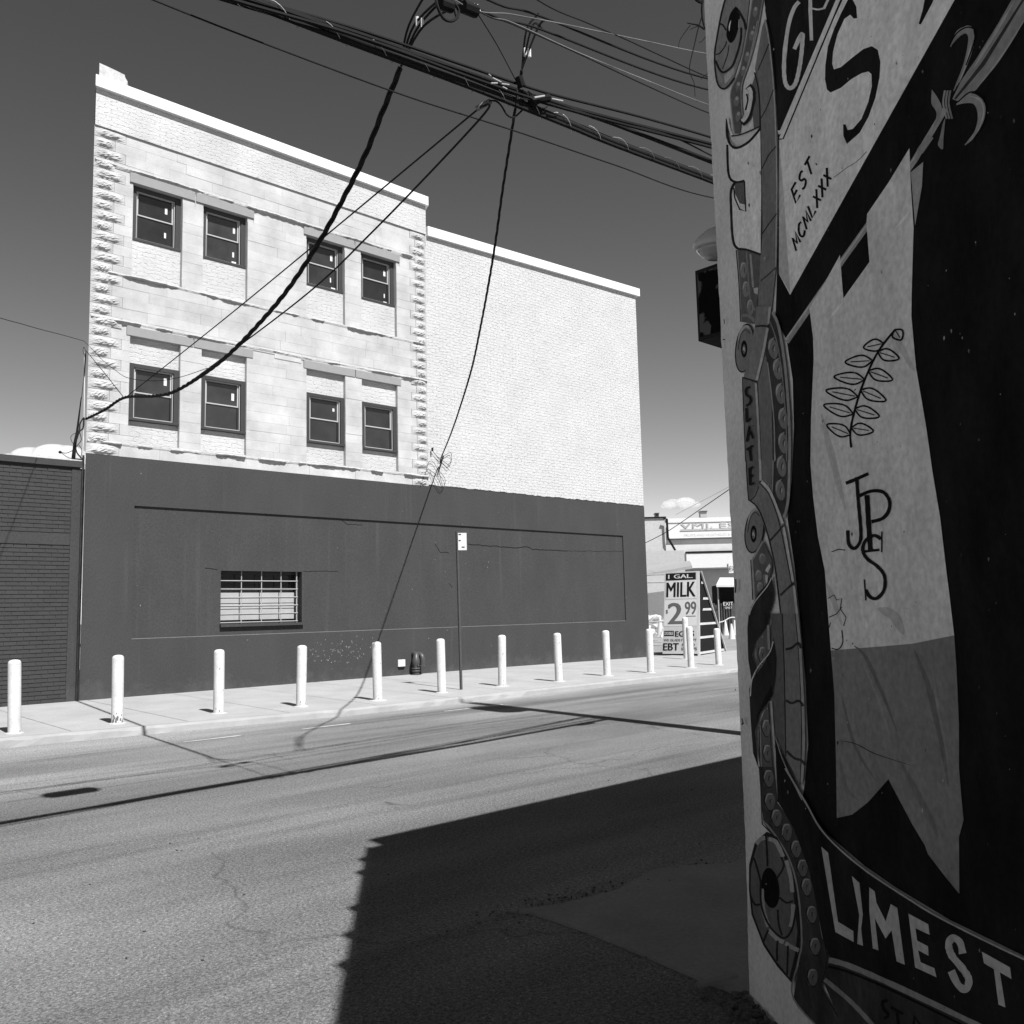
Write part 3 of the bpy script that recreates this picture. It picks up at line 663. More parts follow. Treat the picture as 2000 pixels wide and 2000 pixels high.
for (u0, z0), (u1, z1) in zip(ED, ED[1:]):
    a, b = wp(u0, z0), wp(u1, z1); mb.face([a, Vector((22, -15.3, z0)), Vector((22, -15.3, z1)), b])
mb.build('street_wall', M_STUC, near)
c = wp(UEND, 0); mb = MB(); u0 = ED[0][0]
mb.face([wp(u0, H0), wp(UEND, H0), Vector((c.x + 12, c.y - 3, H0)), Vector((22, -24, H0)), Vector((22, -15.3, H0))])
mb.face([Vector((22, -15.3, -.2)), Vector((22, -24, -.2)), Vector((22, -24, H0)), Vector((22, -15.3, H0))])
mb.face([wp(UEND, -.2), wp(UEND, H0), Vector((c.x + 12, c.y - 3, H0)), Vector((c.x + 12, c.y - 3, -.2))])
mb.build('roof', M_BLACK, near)
MB().box(3.43, 22, -15.6, -15.295, H0 - .002, 4.43).build('street_parapet', M_STUC, near)
mb = MB()   # tin roof edge: nail-hooked drip strip, seen only by its toothed shadow
mb.obox(wp(u0 - .02, H0 + .002), -DV * (UEND - u0), NV * .012, Vector((0, 0, .02))); mb.build('roof_edge', M_STEEL, near)
for i in range(9):
    u = u0 + .1 + i * .52 + (.13, -.08, .1, 0, -.12, .06, .1, -.05, 0)[i]; a = wp(u, H0 - .01, .012)
    m_ = MB(); m_.v = [a, a - DV * .15, a - DV * .07 + NV * .045, a + Vector((0, 0, .03)), a - DV * .15 + Vector((0, 0, .03)), a - DV * .07 + NV * .045 + Vector((0, 0, .03))]
    m_.f = [(0, 1, 2), (3, 5, 4), (0, 2, 5, 3), (2, 1, 4, 5), (1, 0, 3, 4)]; m_.mi = [0] * 5; m_.build('gutter_hook', M_STEEL, near)

# ---- mural paint
def RA(x, y): return (1350 + x / 2.972, y / 2.972)
def RB(x, y): return (1350 + x / 2.972, 600 + y / 2.972)
def RC(x, y): return (1350 + x / 2.972, 1150 + y / 2.972)
def RD(x, y): return (1350 + x / 2.972, 1500 + y / 2.972)
def RE(x, y): return (1340 + x / 6.44, 400 + y / 6.44)
def RG(x, y): return (1380 + x / 7.43, y / 7.43)
def RH(x, y): return (1420 + x / 6.44, 600 + y / 6.44)
def RI(x, y): return (1420 + x / 6.44, 900 + y / 6.44)
def RJ(x, y): return (1420 + x / 4.39, 1200 + y / 4.39)
LAY = [0.0006]
def pm(v):
    v = min(.78, v * 2.4) if v > .04 else v * 1.3
    return mat('mural_paint_%03d' % round(v * 1000), v, rough=.9, var=(.18 if v > .05 else .55), scale=7, bump=.6, bscale=48, bdist=.006, fine=.15, fscale=48, spec=.04, stretch=(1, 1, .55))
class Paint(MB):
    def poly(s, R, pts, v, smooth=False, extra=None):
        q = [R(*p) for p in pts]
        return s.ppoly(q, v, smooth, extra)
    def ppoly(s, q, v, smooth=False, extra=None):
        if smooth:
            c = catmull([Vector((x, y, 0)) for x, y in q + [q[0]]], 5)[:-1]; q = [(p.x, p.y) for p in c]
        U = [uz(x, y) for x, y in q] + (extra or [])
        s.use(pm(v)); LAY[0] += .00004; P = [wp(u, z, LAY[0]) for u, z in U]
        for f in tessellate_polygon([[Vector((u, z, 0)) for u, z in U]]): s.face([P[i] for i in f])
        return s
    def stroke(s, R, pts, wd, v, smooth=True, taper=False, seg=6):
        q = [Vector((*R(*p), 0)) for p in pts]; k = R(1, 0)[0] - R(0, 0)[0]
        if smooth and len(q) > 2: q = catmull(q, seg)
        n = len(q); W = wd * k / 2; L, Rr = [], []
        for i, p in enumerate(q):
            t = q[min(i + 1, n - 1)] - q[max(i - 1, 0)]; t = t.normalized() if t.length > 1e-9 else Vector((1, 0, 0)); nn = Vector((-t.y, t.x, 0))
            w = W * (1 if not taper else max(.15, math.sin(math.pi * (i + .6) / (n + .2)))); w *= 1 + .08 * math.sin(i * 1.7 + p.x)
            L.append(p + nn * w); Rr.append(p - nn * w)
        s.use(pm(v)); LAY[0] += .00004
        for i in range(n - 1): s.face([wp(*uz(p.x, p.y), LAY[0]) for p in (L[i], L[i + 1], Rr[i + 1], Rr[i])])
        return s
    def ell(s, R, cx, cy, rx, ry, v, rot=0, n=28):
        P = []
        for i in range(n):
            a = 6.28318 * i / n; x, y = rx * math.cos(a), ry * math.sin(a); P.append((cx + x * math.cos(rot) - y * math.sin(rot), cy + x * math.sin(rot) + y * math.cos(rot)))
        return s.poly(R, P, v)
    def done(s, name, label=None):
        o = s.build(name, None, mural)
        if label: o['label'] = label
        return o
BLK = .010
# background field
p = Paint(); L_ = [RA(425, 0), RA(440, 120), RA(490, 520), RA(505, 800), RA(510, 1100), RA(500, 1560), RA(490, 1850), RB(555, 190), RB(590, 420), RB(597, 700), RB(585, 1000), RB(560, 1230), RB(600, 1500), RB(640, 1880), RC(665, 550), RC(680, 900), RC(660, 1130), RC(640, 1260), RD(640, 240), RD(800, 390), RD(1010, 570), RD(1200, 700), RD(1500, 880), RD(1932, 1090)]
u9, z9 = uz(*RD(1932, 1090)); u0t, z0t = uz(*RA(425, 0))
p.ppoly(L_, .008, extra=[(2.3, z9 - .08), (UEND - .1, .1), (UEND - .1, H0 - .1), (u0t + .25, H0 - .1), (u0t + .02, H0 - .3)]); p.done('painted_background', 'black painted background field')
# big panel with S
p = Paint(); p.poly(RA, [(430, 60), (470, 300), (490, 520), (505, 745), (545, 745), (860, 0), (930, -160), (440, -160)], .014)
p.poly(RA, [(512, 800), (535, 745), (880, 0), (960, -175), (1630, -175), (1530, 0), (1050, 860), (575, 1712), (510, 1590)], .30)
p.poly(RA, [(512, 830), (540, 1150), (560, 1480), (578, 1700), (510, 1590)], .20)
p.stroke(RA, [(505, 770), (530, 760), (845, 20), (940, -175)], 26, .30, False); p.stroke(RA, [(508, 808), (535, 806), (868, 5), (950, -175)], 9, BLK, False)
p.stroke(RA, [(1020, 880), (960, 940), (910, 970), (870, 1000), (830, 1030)], 4, .05)
p.done('painted_panel', 'pale painted signboard with a large letter')
def letter(fn, label):
    q = Paint(); fn(q); return q.done('painted_letter', label)
letter(lambda p: p.poly(RA, [(915, -10), (935, -10), (960, 40), (965, 105), (945, 108), (925, 85), (890, 110), (850, 200), (825, 300), (820, 370), (830, 403), (870, 390), (930, 340), (1000, 285), (1050, 268), (1085, 290), (1100, 360), (1095, 450), (1070, 570), (1030, 680), (980, 770), (905, 836), (885, 790), (883, 722), (898, 722), (910, 755), (940, 748), (990, 690), (1030, 590), (1050, 500), (1048, 430), (1030, 415), (990, 425), (930, 460), (870, 510), (810, 537), (790, 520), (778, 460), (780, 380), (795, 270), (830, 170), (870, 80), (895, 30)], BLK), 'large black letter S')
letter(lambda p: p.poly(RA, [(1362, -30), (1420, -30), (1400, 20), (1335, 142), (1322, 138), (1345, 60)], BLK), 'foot of a large black letter')
letter(lambda p: p.stroke(RA, [(628, 10), (600, 45), (570, 130), (548, 270), (540, 390), (548, 480), (575, 512), (608, 480), (632, 380), (645, 270), (645, 195), (600, 285)], 24, .26), 'grey letter G')
letter(lambda p: p.stroke(RA, [(693, -40), (693, 60), (700, 235)], 20, .26, False).stroke(RA, [(690, 45), (735, 55), (772, 48)], 10, .26).stroke(RA, [(772, 50), (800, -10)], 14, .26), 'grey letter R')
w_ = 13
GL = {'E': [[(.9, .02), (.05, 0), (.05, 1), (.95, .98)], [(.05, .48), (.75, .48)]], 'S': [[(.9, .12), (.55, .0), (.15, .15), (.3, .42), (.75, .6), (.85, .85), (.45, 1.0), (.05, .88)]], 'T': [[(0, 0), (1, 0)], [(.5, 0), (.5, 1)]], '.': [[(.1, .93), (.25, .97)]],
      'M': [[(0, 1), (.15, 0), (.5, .75), (.85, 0), (1, 1)]], 'C': [[(.9, .12), (.5, 0), (.1, .3), (.1, .7), (.5, 1), (.95, .85)]], 'L': [[(.1, 0), (.1, 1), (.9, .98)]], 'X': [[(0, 0), (.9, 1)], [(.85, 0), (.0, 1)]]}
for txt, p0, adv, hv, wf in (('EST.', (583, 1102), (39, -72), (25, 80), .72), ('MCMLXXX', (586, 1388), (30.5, -62), (26, 68), .8)):
    for k, ch in enumerate(txt):
        p = Paint()
        for q in GL[ch]: p.stroke(RA, [(p0[0] + adv[0] * (k + wf * a) + hv[0] * b, p0[1] + adv[1] * (k + wf * a) + hv[1] * b) for a, b in q], w_, BLK, ch in 'SC')
        p.done('painted_letter')
# staff, banner, finial
p = Paint(); p.stroke(RA, [(555, 1985), (890, 1500), (1300, 930), (1480, 630)], 34, .13, False); p.stroke(RA, [(548, 1975), (1300, 915)], 8, .2, False)
p.stroke(RA, [(1330, 880), (1395, 790)], 40, .11, False)
p.poly(RA, [(1520, 575), (1570, 470), (1660, 340), (1790, 130), (1870, -10), (1990, -60), (1960, 90), (1800, 340), (1660, 520), (1560, 590)], .10); p.stroke(RA, [(1535, 575), (1700, 370), (1950, -30)], 22, .03, False, True)
p.poly(RA, [(1508, 272), (1550, 195), (1600, 150), (1640, 165), (1638, 235), (1600, 350), (1545, 500), (1528, 520), (1585, 370), (1612, 240), (1600, 195), (1560, 215)], .09, True)
p.poly(RA, [(1540, 612), (1620, 545), (1680, 565), (1703, 625), (1690, 710), (1645, 800), (1592, 842), (1650, 760), (1668, 670), (1645, 605), (1590, 600)], .11, True)
p.stroke(RA, [(1548, 495), (1600, 370), (1632, 250), (1618, 178), (1572, 178), (1530, 225), (1510, 272)], 34, .10, True, True); p.stroke(RA, [(1560, 480), (1606, 360), (1632, 245)], 10, .16, True, True)
p.stroke(RA, [(1545, 605), (1620, 562), (1680, 590), (1696, 670), (1660, 770), (1594, 842)], 40, .11, True, True); p.stroke(RA, [(1620, 556), (1684, 584), (1702, 660), (1670, 760)], 10, .18, True, True)
p.stroke(RA, [(1500, 275), (1540, 200), (1600, 160), (1652, 175), (1645, 250), (1600, 380)], 8, .004); p.stroke(RA, [(1555, 590), (1625, 535), (1690, 555), (1718, 630), (1700, 720), (1640, 815)], 8, .004)
p.stroke(RA, [(1640, 400), (1760, 210), (1880, 10)], 16, .15, True, True); p.stroke(RA, [(1660, 515), (1800, 335), (1950, 100)], 12, .14, True, True)
for dx in (0, 16, 32): p.stroke(RA, [(1478 + dx, 525), (1468 + dx, 600), (1488 + dx, 690)], 11, .12 - dx * .001)
p.poly(RA, [(1402, 520), (1440, 575), (1460, 640), (1420, 740), (1408, 755), (1430, 660), (1400, 600)], .10, True); p.poly(RA, [(1465, 720), (1480, 690), (1470, 800), (1466, 866), (1438, 842), (1450, 790)], .09, True)
p.done('painted_staff', 'grey painted banner staff with flared finial')
p = Paint()
lightB = [RA(690, 1790), RA(780, 1640), RA(868, 1480), RA(880, 1640), RA(888, 1732), RA(1040, 1520), RA(1022, 1300), RA(1026, 1242), RA(1150, 1060), RA(1272, 860), RA(1280, 1080), RA(1296, 1320), RA(1285, 1700), RB(1283, 50), RB(1310, 350), RB(1370, 700), RB(1405, 950), RB(1450, 1220), RB(1490, 1560), RC(1500, 0), RC(1532, 270), RC(1290, 318), RC(1100, 335), RC(815, 357), RC(795, 100), RB(780, 1530), RB(740, 1330), RB(712, 1100), RB(696, 900), RB(700, 650), RB(715, 300), RB(712, 180), RB(690, 0)]
p.ppoly(lightB, .26)
p.ppoly([RC(815, 357), RC(1100, 335), RC(1290, 318), RC(1532, 270), RC(1545, 450), RC(1560, 780), RD(1560, 0), RD(1572, 150), RD(1587, 300), RD(1560, 400), RD(1562, 730), RD(1480, 630), RD(1380, 500), RC(1360, 1486), RC(1290, 1370), RC(1200, 1200), RC(1150, 1105), RC(1110, 1150), RC(1030, 1240), RC(940, 1310), RC(850, 1330), RC(845, 1000), RC(835, 600)], .085)
p.poly(RA, [(1280, 1000), (1352, 940), (1345, 1080), (1305, 1310)], .14)
for q, wd, v in (([(950, 330), (1020, 400), (1120, 620), (1200, 830)], 22, .055), ([(1300, 350), (1380, 560), (1450, 850), (1500, 1150)], 34, .06), ([(880, 620), (950, 900), (1080, 1120)], 18, .06), ([(1220, 1000), (1350, 1250), (1440, 1440)], 40, .065), ([(1000, 420), (1090, 640), (1160, 860)], 14, .10), ([(1400, 420), (1440, 700), (1500, 1000)], 16, .10), ([(870, 1000), (900, 1150), (980, 1230)], 30, .07), ([(860, 880), (960, 900), (1080, 960), (1300, 1030)], 6, .03)): p.stroke(RC, q, wd, v, True, True)
for q, wd, v in (([(760, 620), (830, 900), (900, 1180)], 40, .20), ([(1180, 150), (1240, 260), (1300, 370)], 36, .21), ([(1090, 1750), (1180, 1790), (1240, 1900)], 60, .19), ([(790, 1600), (830, 1700), (880, 1850)], 30, .20)): p.stroke(RB, q, wd, v, True, True)
for q in ([(800, 1690), (835, 1670), (850, 1700), (880, 1690), (870, 1750), (905, 1800), (890, 1850)], [(805, 1800), (850, 1780), (880, 1740)], [(805, 1860), (815, 1830)], [(820, 1420), (860, 1405), (900, 1410)]): p.stroke(RB, q, 6, .03, False)
p.stroke(RC, [(820, 345), (860, 350), (885, 310), (880, 240)], 7, .03)
p.poly(RB, [(1010, 1800), (1030, 1820), (1035, 1850), (1020, 1860)], .4)
p.stroke(RA, [(1185, 1335), (1240, 1270), (1275, 1225)], 16, .32, True, True); p.stroke(RA, [(790, 1870), (850, 1800), (890, 1750)], 18, .30, True, True)
p.done('painted_banner', 'pale hanging banner with darker swallow tail')
p = Paint()   # plain leaf sprig where the banner carries its emblem
p.stroke(RB, [(935, 815), (930, 720), (960, 580), (1010, 430), (1090, 260), (1190, 130)], 13, BLK)
for (x, y, ln, an) in ((932, 740, 150, 2.75), (935, 700, 130, -.15), (948, 620, 180, 2.85), (955, 590, 150, -.3), (975, 520, 190, 2.95), (990, 480, 160, -.4), (1015, 420, 180, 3.05), (1035, 370, 150, -.35), (1060, 310, 160, 3.2), (1090, 260, 130, -.3), (1125, 210, 120, 3.35), (1190, 130, 70, -1.0)):
    c, s_ = math.cos(an), math.sin(an)
    def lf(t, wv): return (x + ln * t * c - wv * s_, y - ln * t * s_ - wv * c)
    p.stroke(RB, [lf(0, 0), lf(.3, 32), lf(.65, 28), lf(1, 0), lf(.65, -28), lf(.3, -32), lf(0, 0)], 10, BLK, True); p.stroke(RB, [lf(.1, 0), lf(.8, 0)], 6, BLK, False)
p.done('painted_emblem', 'black line drawing on the banner')
p = Paint()
p.stroke(RB, [(905, 1022), (960, 1000), (1036, 966)], 20, BLK); p.stroke(RB, [(968, 985), (978, 1130), (992, 1290), (988, 1360), (955, 1400), (922, 1372), (916, 1295)], 20, BLK)
p.stroke(RB, [(1028, 1090), (1036, 1230), (1048, 1410)], 28, BLK); p.stroke(RB, [(985, 1095), (1050, 1068), (1120, 1072), (1158, 1120), (1155, 1180), (1120, 1225), (1055, 1245)], 20, BLK); p.stroke(RB, [(1012, 1418), (1100, 1408)], 14, BLK)
p.stroke(RB, [(1115, 1302), (1114, 1422)], 8, BLK, False); p.stroke(RB, [(1110, 1345), (1070, 1325), (1020, 1355), (1004, 1410), (1030, 1460), (1090, 1505), (1130, 1560), (1128, 1640), (1085, 1690), (1045, 1680), (1022, 1640)], 20, BLK); p.stroke(RB, [(1013, 1580), (1022, 1702)], 8, BLK, False)
p.done('painted_monogram', 'interlaced black letters JPS')
# left ornamental frame
p = Paint()
OUT = .018
p.poly(RG, [(290, -20), (230, 210), (165, 560), (135, 760), (140, 1000), (180, 1220), (255, 1295), (330, 1255), (410, 1140), (520, 800), (590, 400), (640, -20)], .10)
p.stroke(RG, [(290, -20), (230, 210), (165, 560), (135, 760), (140, 1000), (180, 1220), (255, 1290), (330, 1250), (420, 1130)], 26, OUT)
p.poly(RG, [(440, 92), (360, 200), (312, 400), (308, 540), (360, 622), (420, 580), (470, 450), (500, 280), (490, 150)], .006, True)
p.stroke(RG, [(372, 295), (350, 370), (345, 455)], 18, .35, True, True); p.stroke(RG, [(490, 280), (480, 400)], 12, .2, True, True); p.stroke(RG, [(150, 790), (210, 770), (290, 660), (305, 600)], 18, OUT); p.stroke(RG, [(248, 1000), (320, 800), (342, 660)], 14, OUT)
p.stroke(RG, [(150, 880), (200, 1000), (260, 1050), (350, 1000), (420, 900), (510, 600), (520, 400)], 32, OUT); p.poly(RG, [(272, 1100), (420, 975), (425, 1060), (282, 1225)], .17); p.poly(RG, [(185, 1050), (240, 1110), (238, 1215), (195, 1150)], .13); p.stroke(RG, [(190, 350), (250, 360), (300, 440)], 24, OUT)
p.stroke(RG, [(480, 150), (560, 300), (590, 430)], 36, OUT)
# upper beaded band
p.poly(RG, [(680, -20), (600, 500), (500, 1000), (365, 1330), (380, 1600), (425, 1940), (500, 1940), (530, 1700), (520, 1400), (540, 1210), (650, 900), (760, 450), (845, -20)], .045)
for q in ([(682, -20), (605, 480), (500, 1000), (370, 1320), (378, 1600), (415, 1900)], [(838, -20), (755, 450), (648, 880), (590, 1040)], [(760, 300), (640, 860), (535, 1210), (520, 1400), (540, 1690)]): p.stroke(RG, q, 16, .12)
for cx, cy in ((727, 170), (677, 515), (607, 825), (550, 1030), (477, 1260), (455, 1470), (480, 1690)): p.ell(RG, cx, cy, 36, 78, .075, .18); p.ell(RG, cx + 6, cy - 40, 22, 28, .15, .2)
# pillar faces
p.poly(RA, [(378, 400), (420, 160), (438, 110), (465, 260), (486, 500), (498, 740), (508, 1100), (500, 1560), (470, 1860), (392, 1880), (408, 1480), (420, 1300), (416, 900), (410, 560)], .075)
p.poly(RA, [(360, 500), (390, 400), (410, 560), (414, 735), (372, 752), (362, 620)], .055); p.stroke(RA, [(376, 420), (404, 560), (412, 900), (418, 1300), (410, 1480)], 9, OUT)
p.stroke(RA, [(438, 112), (465, 270), (488, 520), (500, 760), (506, 1100), (500, 1550)], 8, .15); p.stroke(RA, [(445, 115), (474, 260), (497, 520)], 6, OUT)
for q in ([(395, 410), (430, 330), (460, 255)], [(412, 690), (450, 620), (486, 520)], [(420, 980), (460, 900), (502, 850)], [(420, 1360), (460, 1300), (505, 1240)], [(412, 1630), (450, 1600), (500, 1555)]): p.stroke(RA, q, 7, .03)
# white scroll
p.poly(RA, [(218, 690), (222, 800), (262, 856), (340, 824), (410, 750), (416, 1100), (412, 1478), (330, 1452), (275, 1440), (250, 1380), (240, 1200), (238, 1110), (262, 1058), (228, 1020), (222, 930)], .30)
p.poly(RA, [(262, 1058), (318, 1050), (326, 1190), (290, 1180), (262, 1120)], .05); p.stroke(RA, [(318, 1050), (326, 1228), (290, 1215), (262, 1150), (256, 1090)], 9, OUT, False)
p.stroke(RA, [(216, 690), (220, 800), (262, 858), (340, 826), (412, 745)], 15, OUT); p.stroke(RA, [(218, 840), (226, 1010), (262, 1056), (318, 1050)], 14, OUT); p.stroke(RA, [(262, 1060), (240, 1110), (240, 1200), (250, 1380), (275, 1440), (330, 1450), (412, 1478)], 15, OUT); p.stroke(RA, [(240, 790), (300, 780), (408, 735)], 8, OUT)
p.stroke(RA, [(340, 500), (362, 530), (360, 590), (335, 680), (300, 715)], 42, OUT); p.stroke(RA, [(342, 508), (355, 540), (350, 600), (330, 670), (305, 705)], 24, .28); p.stroke(RA, [(330, 545), (338, 580), (325, 640)], 10, OUT)
p.stroke(RA, [(222, 690), (232, 750), (246, 785)], 10, .3)
# lower bead panel under the scroll
p.poly(RE, [(655, 570), (780, 575), (955, 640), (930, 1100), (885, 1500), (710, 1470), (690, 1000)], .05); p.stroke(RE, [(665, 580), (690, 1000), (712, 1460)], 16, .11); p.stroke(RE, [(780, 590), (810, 1000), (830, 1200), (890, 1330)], 16, .09); p.stroke(RE, [(830, 620), (865, 1040)], 26, .14); p.stroke(RE, [(650, 570), (685, 1000), (705, 1470)], 12, OUT)
for cx, cy, r_ in ((745, 820, 0), (775, 1060, 0), (830, 1290, 0)): p.ell(RE, cx, cy, 44, 100, .09); p.stroke(RE, [(cx - 38, cy + 10), (cx - 18, cy - 80), (cx + 25, cy - 75)], 18, .16, True, True); p.stroke(RE, [(cx + 10, cy - 30), (cx + 14, cy + 40)], 10, .03, True, True)
p.poly(RE, [(870, 1050), (930, 1040), (925, 1130), (880, 1110)], .2); p.stroke(RE, [(730, 1390), (820, 1400), (885, 1470)], 40, .09)
# discs
for R_, cx, cy, rx, ry, ex, ey in ((RH, 242, 515, 118, 312, 238, 525), (RI, 365, 880, 122, 285, 358, 920)):
    p.ell(R_, cx, cy, rx, ry, OUT, .12); p.ell(R_, cx + 2, cy, rx - 14, ry - 18, .085, .12); p.stroke(R_, [(cx - 85, cy - 90), (cx - 40, cy - 225), (cx + 20, cy - 275), (cx + 75, cy - 235)], 34, .17, True, True); p.stroke(R_, [(cx - 80, cy + 20), (cx - 45, cy - 170), (cx + 20, cy - 230), (cx + 70, cy - 180)], 10, .03)
    p.ell(R_, ex, ey, 40, 108, .006); p.ell(R_, ex, ey + 4, 20, 60, .06); p.stroke(R_, [(ex - 12, ey + 20), (ex - 2, ey - 20), (ex + 10, ey + 30)], 8, .25)
# lens with beads
p.poly(RH, [(600, 60), (680, 250), (780, 800), (830, 1400), (830, 1940), (640, 1940), (600, 1200), (560, 850), (510, 600), (560, 300)], .035); p.poly(RI, [(600, -8), (832, -8), (800, 560), (745, 720), (600, 420)], .035)
for R_, cx, cy in ((RH, 605, 520), (RH, 665, 780), (RH, 700, 1090), (RH, 735, 1400), (RH, 735, 1710), (RI, 715, 70), (RI, 700, 370)): p.ell(R_, cx, cy, 58, 130, .075, -.15); p.stroke(R_, [(cx - 55, cy + 20), (cx - 40, cy - 80), (cx + 15, cy - 140)], 26, .14, True, True); p.stroke(R_, [(cx + 2, cy + 50), (cx, cy - 10), (cx + 22, cy - 55)], 14, .03, True, True); p.stroke(R_, [(cx + 14, cy + 30), (cx + 22, cy - 20)], 14, .15, True, True)
p.stroke(RH, [(600, 60), (680, 250), (755, 700), (800, 1200), (818, 1600), (818, 1940)], 34, .12); p.stroke(RI, [(816, -8), (800, 480), (745, 720)], 34, .12); p.stroke(RH, [(570, 180), (660, 450), (730, 900), (775, 1500), (780, 1940)], 14, .085)
# slate strip and column
p.poly(RH, [(420, 960), (500, 620), (545, 700), (590, 1100), (605, 1940), (465, 1940), (440, 1400)], .07); p.poly(RI, [(465, -8), (605, -8), (585, 340), (470, 240)], .07); p.stroke(RH, [(540, 700), (590, 1100), (625, 1500), (630, 1940)], 14, .13); p.stroke(RI, [(612, -8), (600, 380)], 14, .12)
p.poly(RH, [(400, -10), (592, -10), (545, 250), (405, 925), (235, 885), (300, 650), (380, 230)], .085); p.stroke(RH, [(572, -10), (548, 210)], 30, .16, False); p.stroke(RH, [(540, 265), (480, 600), (402, 920)], 30, .18, False); p.stroke(RH, [(385, 245), (450, 235), (560, 240)], 24, .03)
p.poly(RH, [(218, 888), (400, 935), (435, 1940), (262, 1940), (235, 1300)], .06); p.poly(RI, [(265, -8), (435, -8), (440, 285), (320, 512), (298, 500), (280, 250)], .06); p.stroke(RH, [(220, 885), (300, 905), (400, 940)], 20, OUT); p.stroke(RH, [(222, 900), (240, 1400), (262, 1940)], 12, OUT); p.stroke(RI, [(268, -8), (285, 300), (302, 500)], 14, OUT)
p.stroke(RH, [(392, 955), (425, 1500), (442, 1940)], 28, .16); p.stroke(RI, [(448, -8), (452, 250)], 28, .19, False)
# lower band
p.poly(RI, [(318, 512), (440, 290), (468, 250), (580, 400), (740, 780), (800, 1100), (870, 1500), (935, 1940), (700, 1940), (620, 1300), (540, 950), (450, 680), (380, 560)], .085)
p.stroke(RI, [(305, 490), (400, 570), (470, 700), (560, 980), (640, 1350), (710, 1930)], 18, OUT); p.stroke(RI, [(465, 262), (580, 400), (735, 790)], 34, .22); p.stroke(RI, [(745, 830), (800, 1150), (865, 1520)], 32, .22); p.stroke(RI, [(875, 1570), (915, 1940)], 32, .2)
p.stroke(RI, [(445, 285), (570, 440), (690, 780), (790, 1250), (850, 1560)], 12, OUT); p.stroke(RI, [(568, 1008), (660, 910), (740, 815)], 26, .03); p.stroke(RI, [(705, 1692), (800, 1600), (875, 1540)], 28, .03); p.stroke(RI, [(320, 505), (390, 430), (430, 320)], 14, .03)
p.poly(RJ, [(495, -8), (640, -8), (665, 300), (690, 800), (690, 1200), (662, 1480), (530, 1230), (515, 500)], .075); p.poly(RJ, [(398, -8), (500, -8), (515, 500), (530, 1230), (440, 1060), (415, 700)], .05); p.stroke(RJ, [(497, -8), (515, 500), (528, 1220)], 10, OUT)
p.stroke(RJ, [(622, -8), (650, 300), (675, 800), (682, 1150), (664, 1440)], 22, .13); p.stroke(RJ, [(608, -8), (636, 300), (660, 800), (662, 1150), (650, 1460)], 7, OUT)
for q in ([(525, 300), (580, 285), (635, 245), (660, 290)], [(530, 735), (580, 760), (640, 740), (680, 785)], [(535, 1170), (600, 1230), (660, 1250), (695, 1290)]): p.stroke(RJ, q, 22, .025)
# bead bands and leaves
p.poly(RI, [(335, 1250), (480, 1000), (600, 1250), (592, 1420), (430, 1640), (365, 1750)], .05); p.stroke(RI, [(485, 1010), (345, 1255), (362, 1500), (372, 1740)], 24, .14, False); p.stroke(RI, [(330, 1245), (345, 1500), (355, 1750)], 12, OUT)
for cx, cy in ((478, 1230), (430, 1440), (450, 1590)): p.ell(RI, cx, cy, 42, 70, .085); p.stroke(RI, [(cx - 35, cy), (cx - 10, cy - 55), (cx + 30, cy - 30)], 18, .15, True, True)
p.poly(RI, [(512, 1380), (570, 1290), (585, 1330), (550, 1410)], .25); p.poly(RI, [(515, 1430), (550, 1440), (540, 1540), (520, 1540)], .22); p.stroke(RI, [(500, 1430), (510, 1600)], 16, .1)
p.poly(RJ, [(300, 940), (380, 740), (410, 735), (435, 1150), (470, 1580), (455, 1640), (640, 1940), (500, 1940), (335, 1790), (318, 1250)], .045); p.poly(RJ, [(270, 240), (400, 60), (385, 330), (280, 480)], .05); p.stroke(RJ, [(375, 90), (385, 300)], 20, .13, False)
p.stroke(RJ, [(402, 740), (430, 1150), (465, 1585)], 18, .16); p.stroke(RJ, [(380, 760), (405, 1150), (440, 1600)], 8, OUT); p.stroke(RJ, [(306, 950), (318, 1400), (338, 1780), (480, 1935)], 12, .12, False); p.stroke(RJ, [(298, 960), (310, 1400), (326, 1795), (460, 1935)], 10, OUT, False); p.stroke(RJ, [(470, 1610), (560, 1760), (660, 1940)], 18, .12)
for cx, cy in ((360, 975), (370, 1190), (382, 1395), (395, 1605), (445, 1745), (535, 1850), (330, 350)): p.ell(RJ, cx, cy, 36, 72, .06); p.stroke(RJ, [(cx - 30, cy), (cx - 12, cy - 62), (cx + 25, cy - 60)], 14, .15, True, True); p.stroke(RJ, [(cx - 30, cy - 66), (cx - 38, cy), (cx - 10, cy + 66), (cx + 20, cy + 74)], 8, .018); p.stroke(RJ, [(cx + 4, cy + 22), (cx + 2, cy - 8), (cx + 14, cy - 26)], 8, .02, True, True)
p.ppoly([RI(602, 1440), RI(622, 1700), RI(600, 1820), RI(560, 1935), RJ(395, 0), RJ(360, 120), RJ(262, 250), RJ(242, 350), RJ(282, 480), RJ(235, 556), RJ(207, 380), RJ(200, 120), RJ(210, 0), RI(350, 1820), RI(450, 1640), RI(540, 1550)], .022)
p.stroke(RI, [(600, 1470), (550, 1570), (470, 1670), (390, 1770), (335, 1880), (318, 1940)], 12, .24)
p.poly(RJ, [(425, 200), (450, 380), (440, 560), (418, 690), (300, 860), (268, 1000), (285, 1200), (300, 1325), (250, 1190), (228, 900), (215, 640), (240, 560), (330, 440), (405, 320)], .02); p.stroke(RJ, [(424, 230), (390, 330), (300, 440), (240, 560), (226, 700)], 9, .24); p.poly(RJ, [(410, 600), (418, 690), (300, 860), (268, 1000), (290, 850), (350, 720)], .008)
